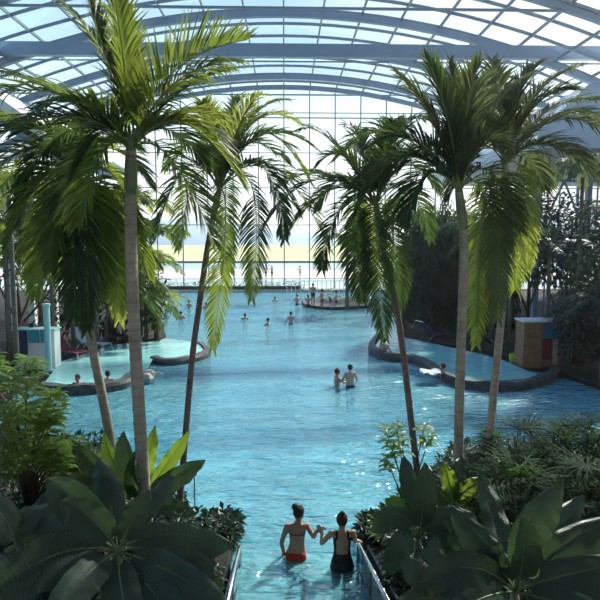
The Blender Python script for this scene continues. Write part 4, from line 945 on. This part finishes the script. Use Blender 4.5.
bt('m', 108, 382, .40, 0, 'bather behind the dark left basin rim, beside the leaning trunk', .2)
bt('m', 384, 352, .62, -40, 'bather sitting at the left end of the right basin rim', .24)
bt('f', 443, 374, .40, 60, 'dark haired bather leaning on the right basin rim by the upright palm', .24)
# island with seated and standing people
isl = [g2(302, 303), g2(305, 307), g2(318, 309), g2(332, 310), g2(348, 309.5), g2(368, 308), g2(374, 303), g2(350, 300.5), g2(320, 300)]
mb = MB(); prism(mb, isl, -1.4, .12); struct(mb.build('island', 'soil'))
mb = MB(); pc = Vector((sum(p[0] for p in isl)/len(isl), sum(p[1] for p in isl)/len(isl)))
ins = [tuple(pc+(Vector(p)-pc)*1.02) for p in isl]; prism(mb, ins, .12, .22); struct(mb.build('island_curb', 'stone'))
tree('low green planting on the island right of the palm trunk', (*G(362, 304, .2).xy, .2), .6, [(0, 0, .45, 1.1, .5, .5), (-1.0, .3, .4, .8, .5, .4)], 500, .22, 'palm_leaf', 91, 'shrub', 'shrub')
tree('pale green planting on the island left of the palm trunk', (*G(330, 302, .2).xy, .2), .6, [(0, 0, .5, .8, .5, .5)], 500, .22, 'far_leaf', 92, 'shrub', 'shrub')
root = empty('railing', (*G(310, 297, .1).xy, 0), 'white railing of thin upright bars behind the island', 'railing')
for k in range(15):
    mb = MB(); mb.box((-2.0+.38*k, 0, .75), (.05, .05, 1.5)); mb.build('post', 'white_paint', root)
mb = MB(); mb.box((.66, 0, 1.5), (5.5, .07, .06)); mb.build('top_rail', 'white_paint', root)
bt('f', 313, 306, 1.67, 10, 'standing woman on the left part of the island with reddish hair', .22)
bt('m', 322, 306, 1.25, 60, 'short figure right beside the standing woman on the island', .22)
bt('f', 308, 308, 1.0, -30, 'bather half hidden at the island edge left of the standing woman', .0)
bt('m', 336, 305, 1.1, 90, 'figure low on the island beside the palm trunk', .22)
# people on land
bt('m', 546, 362, 1.7, 60, 'person standing behind the wooden cabinet on the right bank', .16)
bt('f', 20, 352, 1.68, 30, 'person standing left of the towel cabinet on the left bank', .16)
bt('m', 33, 366, 1.70, -20, 'person in front of the towel cabinet on the left bank', .16)
# outside bathers beyond the glass
for i, (px, py, lb) in enumerate(((266, 279, 'leftmost of the people on the terrace outside, beyond the glass'), (272, 279, 'second from the left of the people outside beyond the glass'), (213, 279, 'person outside beyond the glass, right beside the dark leaning trunk'), (300, 279, 'person on the terrace outside above the island tip'))):
    bt('mf'[i % 2], px, py, 1.695 if i % 2 == 0 else 1.675, 30*i, lb, .02)

# ================================================================== CABINETS, LOUNGERS, TOWELS
# wooden cabinet on the right bank
q = G(536, 366, .16); S = 1.0
root = empty('towel_cabinet', (q.x, q.y, .16), 'wooden towel cabinet with blue front panel and red towel on the right bank', 'cabinet'); 
mb = MB(); mb.box((-.33, 0, .9), (.75, .8, 1.8))
for k in range(5): mb.box((-.33-.36+.18*k, -.41, .9), (.02, .02, 1.78))
mb.build('body', 'wood', root)
mb = MB(); mb.box((.42, .1, .9), (.75, .6, 1.8)); mb.build('side_cupboard', 'wood', root)
mb = MB(); mb.box((.04, .02, 1.84), (1.56, .9, .07)); mb.build('top', 'towel_white', root)
mb = MB(); mb.box((.42, -.22, 1.42), (.72, .05, .5)); mb.build('blue_panel', 'blue_panel', root)
mb = MB(); mb.box((.30, -.25, .72), (.34, .04, .85)); mb.build('red_panel', 'red_dark', root)
mb = MB(); mb.box((.62, -.25, .6), (.18, .05, 1.0)); mb.build('pale_panel', 'pale_stone', root)
q = G(514, 362, .16); mb = MB()
prof = [(.17, 0), (.19, .05), (.2, .18), (.21, .32), (.19, .34), (.16, .30)]
n = 16; vv = [(r_*math.cos(2*math.pi*j/n), r_*math.sin(2*math.pi*j/n), z) for r_, z in prof for j in range(n)]
mb.add(vv, [(i*n+j, i*n+(j+1) % n, (i+1)*n+(j+1) % n, (i+1)*n+j) for i in range(len(prof)-1) for j in range(n)]+[tuple(range(n))[::-1]])
o = mb.build('bucket', 'green_cloth'); o.location = (q.x, q.y, .16); tag(o, 'small bright green bucket beside the wooden cabinet', 'bucket')
# white cabinet with teal towels on the left bank
q = G(36, 369, .16)
root = empty('towel_cabinet', (q.x, q.y, .16), 'white cabinet hung with teal towels on the left bank', 'cabinet')
mb = MB(); mb.box((0, .3, .75), (1.5, .6, 1.5)); mb.build('body', 'white_paint', root)
mb = MB(); mb.box((0, .3, 1.53), (1.6, .7, .06)); mb.build('top', 'pale_teal', root)
for x_, wd, m_ in ((-.45, .34, 'navy'), (-.02, .4, 'teal'), (.42, .36, 'teal')):
    mb = MB(); mb.box((x_, -.03, 1.28 if m_ == 'teal' else 1.05), (wd, .05, .5 if m_ == 'teal' else .95)); tag(mb.build('towel', m_, None), None)
    o = COL.objects[-1]; o.location = root.location
    tag(o, {-.45: 'long dark blue towel hanging at the left of the white cabinet', -.02: 'teal towel hanging in the middle of the white cabinet', .42: 'teal towel hanging at the right of the white cabinet'}[x_], 'towel', None)
q = G(49, 371, .16); mb = MB(); mb.tube([(0, 0, -.02), (0, 0, 2.55)], .12, 12); mb.tube([(0, 0, -.02), (0, 0, .06)], .2, 12); mb.tube([(0, 0, 2.5), (0, 0, 2.58)], .15, 12)
o = mb.build('post', 'pale_teal', smooth=False); o.location = (q.x, q.y, .16); tag(o, 'pale teal round post standing right of the white cabinet', 'post')
# deckchairs
def deckchair(at, rz, label, cloth):
    root = empty('deckchair', at, label, 'deckchair', 'deckchairs on the left bank'); root.rotation_euler.z = rz
    for s in (-1, 1):
        mb = MB(); mb.tube([(s*.32, -.9, .0), (s*.32, -.8, .32), (s*.32, .3, .36), (s*.32, 1.0, 1.0)], .02, 6); mb.build('side_frame', 'rail_steel', root)
        mb = MB(); mb.tube([(s*.32, .3, .36), (s*.32, .7, 0)], .018, 6); mb.build('leg', 'rail_steel', root)
    mb = MB(); mb.add([(-.3, -.8, .31), (.3, -.8, .31), (.3, .3, .33), (-.3, .3, .33), (.3, 1.0, .97), (-.3, 1.0, .97)], [(0, 1, 2, 3), (3, 2, 4, 5)])
    vv2 = len(mb.v); mb.add([(a, b, c-.03) for a, b, c in mb.v], [(3, 2, 1, 0), (5, 4, 2, 3)]); mb.build('sling', cloth, root)
    mb = MB(); mb.tube([(-.32, 1.0, 1.0), (.32, 1.0, 1.0)], .02, 6); mb.build('crossbar', 'rail_steel', root)
def lp(px, py): q = G(px, py, .16); return (q.x, q.y, .16)
deckchair(lp(70, 358), R(60), 'deckchair with red frame end nearest the teal post', 'red_dark')
deckchair(lp(92, 350), R(70), 'pale deckchair in the middle of the left bank row', 'towel_white')
deckchair(lp(122, 343), R(75), 'deckchair furthest right on the left bank under the palms', 'black_cloth')
deckchair(lp(436, 340), R(110), 'empty deckchair on the right bank under the weeping tree', 'navy')
deckchair(lp(494, 349), R(110), 'deckchair on the right bank left of the wooden cabinet', 'black_cloth')
for o in bpy.data.objects:
    if o.get('label', '').find('right bank') > 0 and o.name.startswith('deckchair'): o['group'] = 'deckchairs on the right bank'
# white towel lying on the right rim
q = G(431, 372, .38); mb = MB(); n = 7; vv = []
for i in range(n+1):
    for j in range(n+1): vv.append((-.35+.7*i/n, -.3+.6*j/n, .05+.05*math.sin(i*1.3+j)+(-.25*((j/n-.25)*4)**2*.1 if j < 2 else 0)))
mb.add(vv, [(i*(n+1)+j, (i+1)*(n+1)+j, (i+1)*(n+1)+j+1, i*(n+1)+j+1) for i in range(n) for j in range(n)]); mb.add([(a, b, c-.04) for a, b, c in vv], [(i*(n+1)+j, i*(n+1)+j+1, (i+1)*(n+1)+j+1, (i+1)*(n+1)+j) for i in range(n) for j in range(n)])
o = mb.build('towel', 'towel_white', smooth=True); o.location = (q.x, q.y, .36); tag(o, 'crumpled white towel lying on the right basin rim', 'towel')
# tall slim marker pole in the near left water
q = G(195, 512, 0); mb = MB(); mb.tube([(0, 0, -.3), (0, 0, .72)], .012, 8); mb.ball((0, 0, .76), (.05, .03, .05), 0, 12, 8); o = mb.build('shower_post', 'rail_dark', smooth=True); o.location = (q.x, q.y, 0); tag(o, 'thin dark post with round head in the water left of the steps', 'post')
# families of repeated things
GR = {'palm_tree': 'palm trees standing in the planting around the pool', 'banana_plant': 'banana plants in the foreground planting banks', 'umbrella_shrub': 'leafy shrubs on the planting banks', 'lady_palm': 'lady palms on the right planting bank',
      'tree': 'leafy trees behind the pool banks', 'weeping_tree': 'weeping trees over the right basin', 'shrub': 'low shrubs along the banks', 'towel_cabinet': 'cabinets on the banks', 'towel': 'towels around the pool'}
for o in list(bpy.data.objects):
    if o.parent is None and 'label' in o and 'group' not in o:
        k = o.name.split('.')[0]
        if k in GR: o['group'] = GR[k]
        elif k == 'person' and not o['label'].startswith('woman in'): o['group'] = 'bathers in and around the pool'
